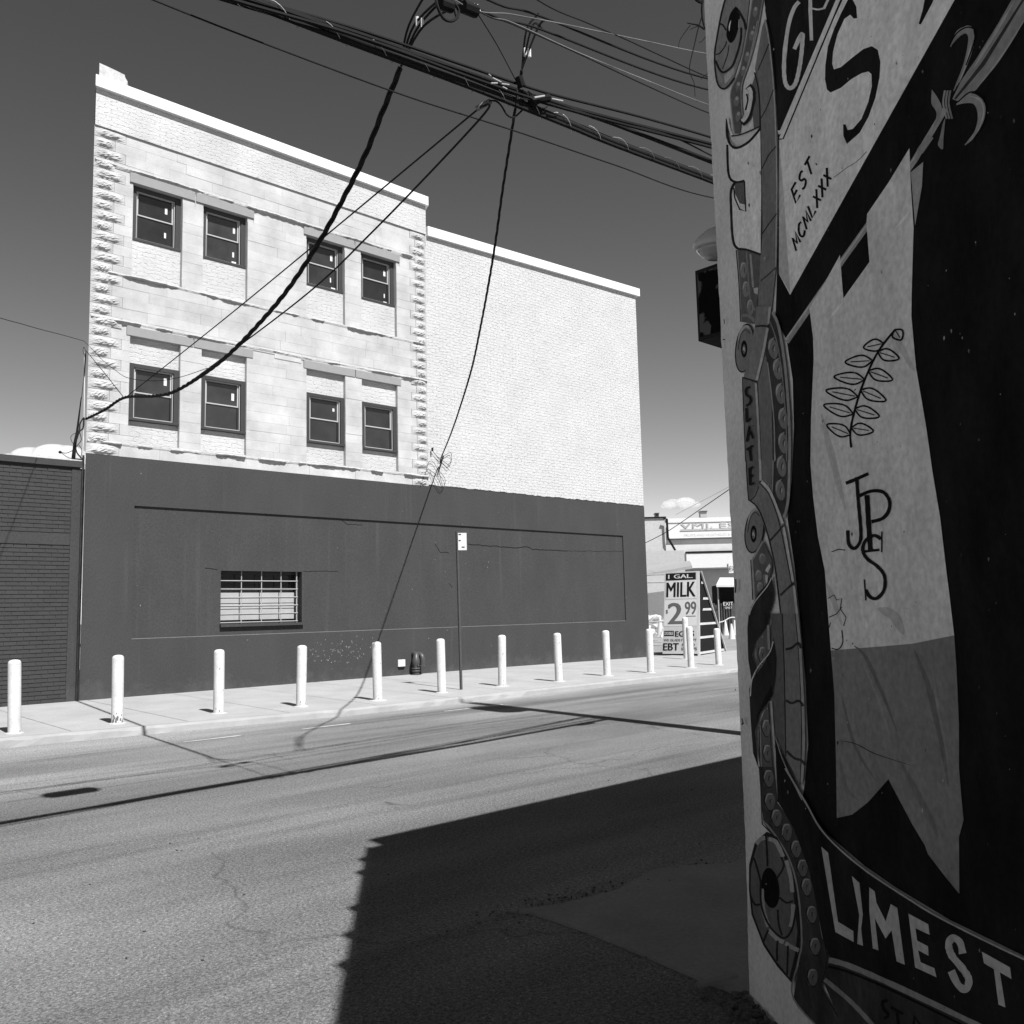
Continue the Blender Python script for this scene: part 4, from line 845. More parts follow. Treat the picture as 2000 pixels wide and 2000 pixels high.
# big bottom volute and band
p.poly(RD, [(410, -8), (500, -8), (520, 180), (610, 330), (680, 480), (730, 700), (790, 1000), (812, 1100), (775, 1280), (900, 1486), (1010, 1640), (860, 1640), (612, 1345), (652, 1090), (660, 1000), (640, 750), (590, 540), (440, 320), (425, 200)], .035)
p.stroke(RD, [(525, 195), (620, 330), (690, 480), (740, 700), (790, 990)], 16, .14); p.stroke(RD, [(430, 300), (500, 380), (590, 530), (640, 720), (662, 1000), (640, 1130), (615, 1340), (860, 1600)], 10, .10, True)
for cx, cy in ((468, 60), (476, 195), (515, 290), (575, 372), (630, 470), (668, 580), (692, 690), (722, 850), (742, 1035), (728, 1215)): p.ell(RD, cx, cy, 30, 52, .05, .1); p.stroke(RD, [(cx - 26, cy), (cx - 12, cy - 42), (cx + 18, cy - 42)], 10, .12, True, True); p.stroke(RD, [(cx - 28, cy - 40), (cx - 32, cy), (cx - 10, cy + 46), (cx + 16, cy + 52)], 6, .012); p.stroke(RD, [(cx + 2, cy + 14), (cx + 2, cy - 8), (cx + 12, cy - 16)], 6, .015, True, True)
p.poly(RD, [(460, 368), (390, 430), (356, 560), (355, 700), (370, 850), (440, 1030), (520, 1150), (605, 1245), (640, 1090), (655, 950), (630, 700), (580, 520), (520, 400)], OUT); p.poly(RD, [(460, 395), (402, 450), (368, 580), (365, 700), (382, 850), (450, 1020), (520, 1125), (592, 1215), (625, 1080), (640, 950), (612, 700), (565, 530), (515, 425)], .05)
p.ell(RD, 482, 695, 52, 118, .005, -.12)
for q in ([(470, 410), (515, 430), (556, 515)], [(575, 535), (598, 620), (610, 720)], [(470, 940), (520, 990), (560, 1010)], [(570, 1015), (610, 1040), (648, 1058)], [(398, 440), (425, 412), (452, 403)], [(430, 700), (440, 820), (470, 920)], [(615, 790), (612, 870), (598, 920)]): p.stroke(RD, q, 24, .14)
for q in ([(455, 390), (462, 480), (465, 570)], [(385, 520), (410, 600), (425, 660)], [(545, 515), (560, 570), (520, 640)], [(365, 740), (390, 790), (425, 790)], [(525, 820), (530, 900), (550, 970)], [(535, 750), (575, 780), (615, 770)], [(440, 1010), (460, 960), (470, 940)], [(522, 1120), (520, 1050), (525, 1000)], [(580, 1200), (583, 1100), (585, 1030)], [(425, 660), (430, 800), (480, 920), (560, 985), (610, 930), (635, 800)]): p.stroke(RD, q, 12, OUT)
p.done('painted_scroll_frame', 'grey painted column of scrolls, beads and leaves')
for R_, strokes, sm in ((RH, [[(335, 1008), (300, 1015), (280, 1050), (290, 1105), (330, 1130), (340, 1180), (315, 1225), (282, 1238)]], True), (RH, [[(287, 1268), (291, 1448)], [(290, 1442), (340, 1398)]], False), (RH, [[(293, 1692), (325, 1490), (370, 1652)], [(308, 1600), (358, 1578)]], False), (RH, [[(290, 1795), (370, 1742)], [(328, 1772), (346, 1935)]], False), (RI, [[(328, 90), (335, 305)], [(330, 100), (376, 78)], [(335, 198), (376, 184)], [(335, 300), (386, 278)]], False)):
    p = Paint()
    for q in strokes: p.stroke(R_, q, 27, BLK, sm)
    p.done('painted_letter')
p = Paint()
p.ppoly([RJ(450, 1055), RJ(530, 1235), RJ(672, 1545), RD(700, 240), RD(860, 430), RD(1010, 570), RD(1200, 700), RD(1500, 880), RD(1932, 1090), RD(2600, 1380), RD(2600, 1800), RD(2000, 1610), RD(1720, 1490), RD(1300, 1290), RD(1000, 1150), RD(830, 1100), RD(790, 990), RD(720, 620), RD(620, 350), RD(525, 190), RJ(470, 1590), RJ(455, 1300)], .011)
p.stroke(RJ, [(448, 1050), (500, 1210), (570, 1370), (680, 1590)], 8, .13); p.stroke(RD, [(570, 0), (690, 200), (800, 380), (1010, 570), (1280, 750), (1500, 880), (1932, 1090), (2500, 1340)], 10, .13)
p.poly(RD, [(830, 1110), (1000, 1160), (1300, 1300), (1720, 1500), (2100, 1700), (1300, 1900), (900, 1486), (790, 1230)], .03)
p.stroke(RD, [(826, 1112), (950, 1148), (1200, 1255), (1500, 1395), (1720, 1500), (2000, 1630)], 32, .10); p.stroke(RD, [(820, 1150), (950, 1185), (1200, 1290), (1500, 1435), (1650, 1510)], 14, .006); p.stroke(RD, [(800, 1225), (950, 1350), (1080, 1486), (1200, 1620)], 26, .09)
p.stroke(RD, [(1170, 1345), (1140, 1360), (1150, 1400), (1175, 1430), (1150, 1455)], 20, .008); p.stroke(RD, [(1190, 1385), (1262, 1425)], 18, .008); p.stroke(RD, [(1225, 1405), (1235, 1486)], 18, .008); p.stroke(RD, [(1320, 1520), (1330, 1440), (1370, 1500)], 18, .008, False)
p.done('painted_ribbon', 'black painted ribbon with pale edge line')
LC = .17
for q in ([(782, 455), (822, 490), (880, 890), (970, 945), (972, 1008), (865, 950)], [(962, 626), (1006, 665), (1026, 850), (1016, 930), (1027, 1030), (993, 1018), (1005, 850)], [(1064, 690), (1096, 715), (1106, 780), (1160, 888), (1190, 788), (1228, 810), (1272, 1140), (1224, 1120), (1195, 940), (1160, 988), (1096, 870), (1118, 1057), (1085, 1045), (1064, 830)], [(1294, 843), (1410, 905), (1418, 966), (1335, 928), (1345, 1000), (1408, 1032), (1412, 1088), (1350, 1055), (1365, 1125), (1446, 1160), (1458, 1212), (1333, 1155)], [(1724, 1063), (1890, 1155), (1898, 1222), (1830, 1183), (1863, 1387), (1822, 1370), (1795, 1165), (1737, 1130)]):
    Paint().poly(RD, q, LC).done('painted_letter')
Paint().stroke(RD, [(1612, 1075), (1596, 1010), (1555, 985), (1530, 1020), (1548, 1085), (1610, 1160), (1648, 1225), (1630, 1282), (1585, 1255), (1545, 1175)], 42, LC).done('painted_letter')
print('paint layer', LAY[0])
# cracked nicks on the plain edge
p = Paint()
for R_, q, wd in ((RI, [(158, 1485), (160, 1560), (152, 1660)], 16), (RE, [(525, 1440), (530, 1500)], 10), (RE, [(512, 1690), (522, 1700)], 14), (RH, [(8, 400), (20, 410)], 14), (RJ, [(160, 890), (175, 940)], 10)): p.stroke(R_, q, wd, .02, False)
rr = random.Random(77)
for _ in range(150):
    x, y = rr.uniform(1440, 2000), rr.uniform(0, 2000); s_ = rr.choice([1.2, 1.6, 2.2, 3.5]); vv = rr.choice([.05, .09, .14, .02])
    p.ppoly([(x, y - s_ * rr.uniform(.5, 1.5)), (x + s_ * .6, y), (x + s_ * rr.uniform(-.2, .4), y + s_ * rr.uniform(.8, 2)), (x - s_ * .5, y + s_ * .3)], vv)
tag(p.done('chipped_nick'), kind='stuff')
# rubble and broken render at the wall foot
mb = MB(); rr = random.Random(21)
def chunk(mb, c, s, rr):
    bm = bmesh.new(); bmesh.ops.create_icosphere(bm, subdivisions=1, radius=1); i = len(mb.v); sx, sy, sz = s * rr.uniform(.6, 1.3), s * rr.uniform(.6, 1.3), s * rr.uniform(.35, .8); a = rr.random() * 6
    for v in bm.verts:
        k = rr.uniform(.7, 1.2); x, y = v.co.x * sx * k, v.co.y * sy * k; mb.v.append(Vector(c) + Vector((x * math.cos(a) - y * math.sin(a), x * math.sin(a) + y * math.cos(a), v.co.z * sz * k)))
    for f in bm.faces: mb.f.append(tuple(i + v.index for v in f.verts)); mb.mi.append(mb.cur)
    bm.free()
for i in range(90):
    u = abs(rr.gauss(.1, .45)) - .1; o = abs(rr.gauss(0, .09)); c = wp(u, -.185, o + .01); chunk(mb, c, rr.choice([.006, .009, .014, .022]), rr)
tag(mb.build('rubble', mat('rubble_grey', .06, var=.4, scale=9)), 'loose rubble and broken render along the foot of the painted wall', 'rubble', kind='stuff')
mb = MB()
for i in range(360):
    if i < 230:
        t = rr.random(); a, b = onZ(900, 1800, -.195), onZ(1400, 1690, -.195); c = a.lerp(b, t) + Vector((rr.gauss(0, .10), rr.gauss(0, .07), .004))
    else: c = Vector((rr.uniform(1.0, 7), rr.uniform(-15, -10.5), -.195))
    chunk(mb, c, rr.choice([.003, .004, .006, .009]) * (1 if i < 230 else .9), rr)
tag(mb.build('gutter_grit', mat('dark_grit', .05, var=.4, scale=9)), 'dark grit and dead leaves scattered on the shaded corner pavement', 'grit', kind='stuff')
pk = onZ(1445, 1850, -.19)
pl = thing('timber_offcut', wp(-.06, -.16, .10), 'short broken board lying in rubble at the painted wall corner', 'board')
mb = MB(); mb.obox(wp(-.16, -.15, .02), NV * .17 + Vector((0, 0, -.03)), DV * -.035, Vector((0, 0, .012))); mb.build('board', mat('grey_board', .14, var=.2), pl)

# ---- lamp and box sign beyond the corner
p1 = at(1361, 600, 4.8); p2 = Vector((p1.x, -15.29, p1.z))
def zat(px, py, ref):
    r = ray(px, py); t = ((ref - CC).x * r.x + (ref - CC).y * r.y) / (r.x ** 2 + r.y ** 2); return CC.z + t * r.z
zt, zb = zat(1361, 529, p1), zat(1369, 666, p1)
bs = thing('box_sign', (p1.x, p1.y, zb), 'black peeling box sign sticking out behind the painted wall edge', 'sign')
mb = MB(); A = Vector((p1.x, p1.y, zb)); B = Vector((p2.x, p2.y, zb)); th = Vector((.42, 0, 0)); mb.obox(A, B - A, th, Vector((0, 0, zt - zb))); bxo = mb.build('housing', mat('peeling_black', .012, var=.2), bs)
m = mat('peeling_black2', .012); 
def peel_mat():
    m = bpy.data.materials.new('peeling_film'); m.use_nodes = True; n, L = nodes_of(m); b = n['Principled BSDF']; b.inputs['Roughness'].default_value = .95; b.inputs['Specular IOR Level'].default_value = .05
    g = n.new('ShaderNodeNewGeometry'); z = n.new('ShaderNodeTexNoise'); z.inputs['Scale'].default_value = 9; z.inputs['Detail'].default_value = 6; L.new(g.outputs['Position'], z.inputs['Vector'])
    r = n.new('ShaderNodeMapRange'); r.inputs['From Min'].default_value = .55; r.inputs['From Max'].default_value = .60; r.inputs['To Min'].default_value = .006; r.inputs['To Max'].default_value = .09; L.new(z.outputs['Fac'], r.inputs['Value'])
    c = n.new('ShaderNodeCombineColor')
    for i in range(3): L.new(r.outputs[0], c.inputs[i])
    L.new(c.outputs[0], b.inputs['Base Color']); return m
nrm = Vector((-(B - A).y, (B - A).x, 0)).normalized()
if nrm.dot(CC - A) < 0: nrm = -nrm
mb = MB(); mb.obox(A + (B - A) * .03 + nrm * .001 + Vector((0, 0, .02)), (B - A) * .94, nrm * .003, Vector((0, 0, zt - zb - .04))); mb.build('face_panel', peel_mat(), bs)
mb = MB(); mb.obox(A + th * .5 + Vector((0, 0, zt - zb)), Vector((.03, 0, 0)), Vector((0, p2.y - p1.y, 0)), Vector((0, 0, .03))); mb.build('bracket', M_STEEL, bs)
lc = at(1402, 478, 4.5)
lm = thing('wall_lamp', lc, 'pale round security lamp with glass bowl behind the painted wall edge', 'lamp')
up = Vector((-.12, -.1, 1)).normalized()
mb = MB(); mb.lathe(lc, [(.118, -.012), (.122, 0), (.118, .016), (.105, .03), (.085, .05), (.05, .075), (.02, .085)], 24, up); mb.build('hood', mat('lamp_hood', .42, rough=.4, var=.08), lm, smooth=True)
mg = bpy.data.materials.new('ribbed_glass'); mg.use_nodes = True; b_ = mg.node_tree.nodes['Principled BSDF']; b_.inputs['Base Color'].default_value = (.55, .55, .55, 1); b_.inputs['Roughness'].default_value = .15; b_.inputs['Transmission Weight'].default_value = .55
mb = MB(); mb.lathe(lc, [(.02, -.075), (.05, -.07), (.08, -.052), (.1, -.03), (.108, -.014)], 24, up); mb.build('glass_bowl', mg, lm, smooth=True)
MB().tube([lc + Vector((.02, 0, .07)), lc + Vector((.06, -.2, .1)), Vector((lc.x + .1, -15.28, lc.z + .05))], .018, 8).build('arm', M_STEEL, lm)
# dead branch at the roof edge
D_ = 5.3
def Z8(x, y): return at(1000 + x / 4.6, y / 4.6, D_)
tw = thing('dead_branch', Z8(1740, 290), 'bare dead twigs hanging over the painted wall edge, top right', 'branch')
mb = MB()
for q, r0 in (([(1720, -160), (1712, 0), (1706, 100), (1722, 220), (1760, 300), (1850, 420)], .008), ([(1706, 150), (1672, 260), (1640, 400), (1595, 600), (1612, 690), (1636, 745), (1645, 868)], .004), ([(1728, 262), (1672, 226), (1620, 216), (1572, 205)], .006), ([(1600, 228), (1540, 310), (1506, 368), (1496, 430)], .003), ([(1680, 230), (1630, 250), (1596, 270)], .003), ([(1800, 280), (1735, 335), (1705, 372), (1678, 380)], .003), ([(1850, 600), (1752, 665), (1715, 690), (1698, 715)], .003), ([(1655, -10), (1690, 18), (1720, 20)], .012)):
    P = catmull([Z8(*a) for a in q], 4); k = len(P); mb.tube(P, [r0 * (1 - .6 * i / k) for i in range(k)], 5)
mb.build('twig', M_BLACK, tw)

# ================================================================== overhead wires
def wire(name, label, pts, r, m=M_CABLE, sub=10, cat='cable', group=None, nn=6):
    P = catmull(pts, sub); mb = MB(); mb.tube(P, r, nn); o = mb.build(name, m); tag(o, label, cat, group); return o
def helix(path, rad, r, turns, strands, mb, n=5):
    path = [Vector(p) for p in path]; k = len(path)
    for s in range(strands):
        P = []
        for i, p in enumerate(path):
            t = (path[min(i + 1, k - 1)] - path[max(i - 1, 0)]).normalized(); a = t.orthogonal().normalized(); a = (Vector((0, 0, 1)) - t * t.z).normalized() if abs(t.z) < .95 else a; b = t.cross(a); q = 6.28318 * (turns * i / k + s / strands)
            rd = rad[i] if isinstance(rad, list) else rad; P.append(p + (a * math.cos(q) + b * math.sin(q)) * rd)
        mb.tube(P, r, n)
POLE = Vector((9.88, -13.0, -.2))
def lineY(pxs, Y): return [onY(x, y, Y) for x, y in pxs]
# lashed communication bundle along the street
def bundle(pxs, Y, r, m=M_CABLE, ends=True, lift=0.0):
    P = lineY(pxs, Y); a, b = P[0], P[-1]; d0 = (P[0] - P[1]) / (P[0].x - P[1].x)
    sl_ = (P[1] - P[0]) / (P[1].x - P[0].x)
    LL = [P[0] - sl_ * t + Vector((0, 0, .012 * t * t)) for t in (8, 6.5, 5, 4, 3, 2.2, 1.4, .7)]
    E = Vector((POLE.x, POLE.y + .2, b.z + (b - P[-2]).z / (b - P[-2]).x * (POLE.x - b.x))); return LL + P + [b.lerp(E, t) for t in (.25, .5, .75, 1)]
bp_ = bundle([(490, 2), (700, 83), (907, 160), (1100, 237), (1196, 277), (1391, 351)], -12.9, .03)
lash = thing('lashed_cable', bp_[1], 'thick black lashed cable, lowest of the bundle crossing the street top', 'cable', 'street cables')
def resample(P, step):
    out = [P[0].copy()]; acc = 0
    for a, b in zip(P, P[1:]):
        L_ = (b - a).length; t = step - acc
        while t <= L_: out.append(a.lerp(b, t / L_)); t += step
        acc = L_ - (t - step)
    return out
P = resample(catmull(bp_, 12), .12); MB().tube(P, .026, 8).build('sheath', M_CABLE, lash, smooth=True)
MB().tube([q + Vector((0, .02, .040)) for q in P], .013, 6).build('messenger', M_CABLE, lash); MB().tube([q + Vector((0, -.012, -.034)) for q in P], .017, 6).build('second_sheath', M_CABLE, lash)
PP = resample(P, .025)
mb = MB(); helix(PP, .047, .0022, int(len(PP) / 14), 1, mb, 4); mb.build('lashing_wire', M_CABLEG, lash)
UPW = [([(470, -8), (700, 58), (907, 128), (1030, 170), (1100, 190), (1250, 228), (1388, 268)], .011, -12.9, 'thin upper cable of the street bundle, topmost at the wall'),
       ([(460, -8), (700, 66), (907, 140), (1050, 190), (1150, 220), (1388, 281)], .017, -12.92, 'black cable second from top in the street bundle'),
       ([(455, 0), (700, 72), (907, 147), (1050, 196), (1160, 228), (1388, 288)], .013, -12.95, 'black cable third from top in the street bundle'),
       ([(452, 2), (700, 77), (907, 150), (1050, 196), (1160, 228), (1250, 262), (1388, 314)], .018, -12.86, 'black cable dipping from the splice to the middle of the wall'),
       ([(450, 4), (700, 79), (907, 152), (1080, 206), (1200, 246), (1388, 319)], .006, -12.84, 'thin wire riding just below the dipping street cable'),
       ([(700, 70), (907, 139), (1050, 188), (1180, 233), (1300, 262), (1388, 303)], .007, -12.93, 'thin wire crossing under the third street cable')]
for q, r, Y, lb in UPW: wire('street_cable', lb, bundle(q, Y, r), r, group='street cables')
wire('single_street_wire', 'thin single wire running below the street bundle, nearest the white building', [onY(300, 0, -12.2) + Vector((-t, 0, -.02 * t)) for t in (8, 6, 4, 2.5, 1.2)] + lineY([(300, 0), (550, 98), (800, 190), (1000, 254), (1200, 322), (1391, 386)], -12.2) + [Vector((POLE.x, -12.8, 5.9))], .0065, group='street cables')
# splice hardware on the bundle
spz = thing('splice_terminal', onY(1040, 190, -12.95), 'tangle of splice boxes and white tags on the street bundle', 'splice')
def YB(x, y, Y=-12.95): return onY(700 + x / 4.83, y / 4.83, Y)
def Y8(x, y, Y=-12.95): return onY(1000 + x / 4.6, y / 4.6, Y)
MB().tube([Y8(170, 920), Y8(240, 890), Y8(325, 880)], .032, 8).build('splice_case', M_BLACK, spz); MB().tube([Y8(60, 690), Y8(90, 780)], .03, 8).build('splice_case', M_BLACK, spz)
for a, b, r in (((200, 878), (290, 862), .008), ((355, 888), (455, 908), .008)): MB().tube([Y8(*a, -13.0), Y8(*b, -13.0)], r, 6).build('white_tag', mat('tag_grey', .32, rough=.5), spz)
for a, b, r in (((1265, 735), (1345, 775), .006), ((1250, 785), (1310, 785), .006), ((1350, 790), (1420, 800), .006), ((1360, 820), (1400, 840), .006), ((1230, 700), (1250, 720), .005)): MB().tube([YB(*a, -13.0), YB(*b, -13.0)], r, 6).build('white_tag', mat('tag_grey', .32, rough=.5), spz)
mb = MB()
for q in ([(1480, 840), (1530, 900), (1600, 940), (1640, 900), (1600, 860)], [(1550, 850), (1600, 900), (1580, 940), (1530, 930)], [(1640, 960), (1700, 1010), (1760, 1020), (1790, 980), (1770, 940)], [(1500, 850), (1500, 940)], [(1620, 900), (1660, 1000), (1700, 960)]): mb.tube(catmull([YB(*a) for a in q], 5), .006, 5)
mb.build('slack_loop', M_CABLE, spz)
# high secondary wires
for q, r, m_, lb in (([(905, 10), (1000, 28), (1100, 47), (1250, 78), (1388, 106)], .006, M_BARE, 'pale bare wire, highest of the secondary wires at the top right'), ([(935, 22), (1000, 44), (1130, 103), (1260, 156), (1388, 206)], .006, M_BARE, 'pale wire, middle of the secondary wires at the top right'), ([(935, 22), (1000, 47), (1130, 105), (1260, 166), (1388, 222)], .006, M_CABLE, 'dark wire, lowest of the secondary wires at the top right'), ([(1050, 0), (1150, 46), (1220, 76), (1300, 113), (1388, 152)], .006, M_CABLE, 'dark wire crossing the pale secondary wires, top right')):
    P = lineY(q, -12.5); e = P[-1] + (P[-1] - P[-2]) * (2.0 / (P[-1] - P[-2]).x) if False else P[-1]; s_ = (P[-1] - P[-2]); E = P[-1] + s_ * ((POLE.x - P[-1].x) / s_.x)
    st0 = P[0] + Vector((-3.5, 0, .45)) if m_ is not M_CABLE or q[0][0] > 1000 else P[0] + Vector((-3.2, .05, .35)); wire('secondary_wire', lb, [P[0].lerp(st0, t) for t in (1, .75, .5, .25)] + P + [P[-1].lerp(Vector((POLE.x, -12.85, E.z)), t) for t in (.3, .6, 1)], r, m_, group='secondary wires')
TA, TB = Vector((4.25, -12.40, 6.28)), Vector((5.27, -12.43, 6.42))
for k, (dz, lb) in enumerate(((0, 'upper black secondary wire above the picture top'), (-.12, 'lower black secondary wire above the picture top'))):
    wire('secondary_wire', lb, [Vector((-6, -12.4, 6.2 + dz)), Vector((0, -12.4, 6.16 + dz)), TA + Vector((0, 0, dz)), TB + Vector((0, 0, dz)), Vector((7.5, -12.5, 6.75 + dz)), Vector((POLE.x, -12.8, 7.3 + dz))], .010, group='secondary wires')
# splice spacer hanging at the top of the picture
sc = thing('wire_spacer', onY(900, 0, -12.5), 'black wire spacer with pale coils hanging at the top middle', 'spacer')
def YC(x, y): return onY(700 + x / 4.83, y / 4.83, -12.5)
MB().tube([YC(770, 30), YC(880, 70)], .045, 8).build('spacer_body', M_BLACK, sc); MB().tube([YC(985, 60), YC(1110, 110)], .05, 8).build('spacer_body', M_BLACK, sc)
mb = MB(); mb.tube(catmull([YC(730, -40), YC(745, 60), YC(800, 170), (YC(870, 200)), YC(930, 165), YC(945, 100), YC(900, 20)], 6), .012, 6); mb.tube(catmull([YC(880, -20), YC(900, 80), YC(925, 165)], 5), .009, 6); mb.build('cable_loop', M_CABLE, sc)
for k in range(5): MB().tube([YC(985 + k * 33, 5 + k * 10), YC(1012 + k * 33, 62 + k * 12)], .011, 6).build('pale_coil', M_WHITE, sc)
wire('tie_wire', 'straight dark tie wire from the spacer down to the bundle splice', [YC(1130, 130), onY(700 + 1310 / 4.83, 420 / 4.83, -12.7), onY(700 + 1490 / 4.83, 760 / 4.83, -12.9)], .008)
for (x, y, Y, lb, ln, r) in ((2.22, 6.02, -12.8, 'black splice canister on the upper wire, past the left of view', .5, .13), (9.0, 5.55, -12.9, 'small black splice canister near the utility pole', .4, .05)):
    o = MB().lathe((x, Y, y), [(r * .5, 0), (r, .06), (r, ln - .06), (r * .5, ln)], 12, Vector((1, 0, .02))).build('splice_canister', M_BLACK); tag(o, lb, 'splice')
# service drops
def vplane(P0, P1, pxs):
    d = (P1 - P0); n = Vector((d.y, -d.x, 0)).normalized(); return [onP(x, y, P0, n) for x, y in pxs]
ov = 1.0352
A0 = Vector((5.69, -.06, onY(167, 818, -.06).z))
apx = [(235 * ov, 750 * ov), (290 * ov, 747 * ov), (330 * ov, 738 * ov), (385 * ov, 705 * ov), (430 * ov, 670 * ov), (480 * ov, 620 * ov), (540 * ov, 550 * ov), (600 * ov, 460 * ov), (650 * ov, 370 * ov), (690 * ov, 290 * ov), (722 * ov, 210 * ov), (757 * ov, 125 * ov)]
AP = vplane(A0, TA, apx)
pathA = [A0, vplane(A0, TA, [(205, 800)])[0]] + AP
Aj = AP[-1]
dA = thing('service_drop', A0, 'thick twisted black service cable sweeping down to the left corner of the white building', 'cable', 'service drops')
PA = resample(catmull(pathA, 14), .06); mb = MB(); helix(PA, .0135, .0125, 20, 3, mb, 6); mb.build('twisted_conductors', M_CABLE, dA, smooth=True)
mb = MB()
for k, (o1, o2) in enumerate(((-.05, .0), (.0, .02), (.05, .02), (.09, -.02))):
    q = vplane(A0, TA, [(785 * ov + k * 10 - 14, 48 * ov)])[0]; mb.tube(catmull([Aj, q, TA + Vector((o1 * 2, o2, -.1 * (k % 2)))], 6), .010, 5)
mb.build('split_conductor', M_CABLE, dA)
for k in (0, 1):
    q = vplane(A0, TA, [(815 + k * 10, 40 + k * 3)])[0]; MB().tube([q + Vector((0, 0, -.05)), q + Vector((0, 0, .03))], .014, 6).build('clamp', M_WHITE, dA)
B0p = Vector((14.05, -.06, 5.1))
bpx = [(833 * ov, 862 * ov), (850 * ov, 820 * ov), (868 * ov, 768 * ov), (890 * ov, 695 * ov), (906 * ov, 620 * ov), (921 * ov, 540 * ov), (935 * ov, 455 * ov), (948 * ov, 360 * ov), (962 * ov, 270 * ov), (976 * ov, 180 * ov), (985 * ov, 130 * ov)]
BP = vplane(B0p, TB, bpx); dB = thing('service_drop', B0p, 'twisted black service cable hanging from the middle of the white wall', 'cable', 'service drops')
PB = resample(catmull([B0p] + BP, 12), .07); mb = MB(); helix(PB, .0085, .0085, 24, 3, mb, 5); mb.build('twisted_conductors', M_CABLE, dB, smooth=True)
mb = MB()
for k, px in enumerate(((1028, 60), (1040, 50), (1052, 52))):
    q = vplane(B0p, TB, [px])[0]; mb.tube(catmull([BP[-1], q, TB + Vector((.06 * k - .06, 0, -.12 * (k % 2)))], 6), .010, 5)
mb.build('split_conductor', M_CABLE, dB)
for k in (0, 1):
    q = vplane(B0p, TB, [(1026 + k * 8, 100 + k * 2)])[0]; MB().tube([q + Vector((0, 0, -.05)), q + Vector((0, 0, .03))], .016, 6).build('clamp', M_WHITE, dB)
def FW(x, y, Y=-.06): return onY(540 + x / 4.83, 650 + y / 4.83, Y)
an = thing('cable_anchor', FW(1545, 1200), 'black cable anchor with loose drooping leads on the white wall', 'anchor')
mb = MB(); mb.tube([FW(1575, 1160), FW(1530, 1305)], .02, 6)
for q in ([(1470, 1110), (1520, 1170), (1600, 1230), (1640, 1270)], [(1475, 1115), (1540, 1200), (1620, 1285)], [(1535, 1300), (1590, 1380), (1580, 1450), (1545, 1495), (1500, 1440), (1460, 1340), (1440, 1290), (1410, 1310), (1360, 1440)], [(1560, 1180), (1640, 1130), (1650, 1210), (1610, 1250)], [(1530, 1290), (1555, 1400), (1570, 1450)], [(1440, 1290), (1500, 1340), (1560, 1450)], [(1415, 1280), (1440, 1215), (1480, 1220), (1520, 1290)]): mb.tube(catmull([FW(*a, -.035) for a in q], 6), .006, 5)
mb.build('loose_lead', M_CABLE, an); MB().tube([FW(1470, 1085), FW(1470, 1115)], .025, 8).build('eye_bolt', M_BLACK, an)
# thin telephone drops from the grip on the bundle
G = onY(940, 208, -12.8); gp = thing('dead_end_grip', G, 'pale wire grip under the bundle where two thin drops start', 'grip')
MB().tube([onY(700 + 1115 / 4.83, 1030 / 4.83, -12.75), onY(700 + 1250 / 4.83, 955 / 4.83, -12.85)], .022, 8).build('grip_sleeve', mat('grip_grey', .2, rough=.5), gp)
mb = MB(); mb.tube(catmull([onY(700 + a / 4.83, b / 4.83, -12.88) for a, b in ((1240, 950), (1300, 955), (1350, 1000), (1400, 1080), (1460, 1108), (1520, 1065), (1570, 1010))], 6), .007, 5); mb.build('jumper', M_CABLE, gp)
c0 = vplane(A0, TA, [(243, 778)])[0]
c1 = vplane(A0, TA, [(352, 760)])[0]
wire('telephone_drop', 'thin straight wire from the grip to the left corner, the upper of two', [G, G.lerp(c0, .5) + Vector((0, 0, -.03)), c0], .007, group='telephone drops')
cm = vplane(G, c1, [(905 * ov, 225 * ov), (700 * ov, 440 * ov), (560 * ov, 570 * ov), (440 * ov, 672 * ov), (385 * ov, 706 * ov)])
wire('telephone_drop', 'thin straight wire from the grip to the left corner, the lower of two', [G] + cm[:3] + [c1], .008, group='telephone drops')
def ZL(x, y, Y=-.1): return onY(100 + x / 6.9, 640 + y / 6.9, Y)
wire('telephone_drop', 'thin slack wire drooping from the left corner across the lower window', [ZL(440, 180, -.05)] + vplane(A0, TA, [(182, 684), (201, 704), (225, 723), (250, 738), (300, 744), (350, 737), (405, 719)]), .0045, group='telephone drops')
wire('telephone_drop', 'thin taut wire from the corner hook to the cable knot by the window', [ZL(470, 310, -.05), vplane(A0, TA, [(206, 731)])[0], c0], .006, group='telephone drops')
wire('telephone_drop', 'thin wire coming in from the left edge to the building corner', [ZL(440, 180, -.05)] + vplane(Vector((5.58, -.05, 6)), Vector((4.07, -2.52, 6)), [(125, 655), (80, 643.5), (40, 632), (0, 621), (-150, 575), (-400, 480)]), .0055, group='telephone drops')
ms = thing('service_mast', Vector((5.5, .1, 4.34)), 'tangled black service mast and conduit at the left corner roof', 'mast')
mb = MB(); mb.tube([ZL(300, 1760, .1), ZL(320, 1560, .1), ZL(350, 1400, .1), ZL(405, 940, .05)], [.035, .03, .022, .008], 7); mb.build('conduit', M_BLACK, ms)
mb = MB()
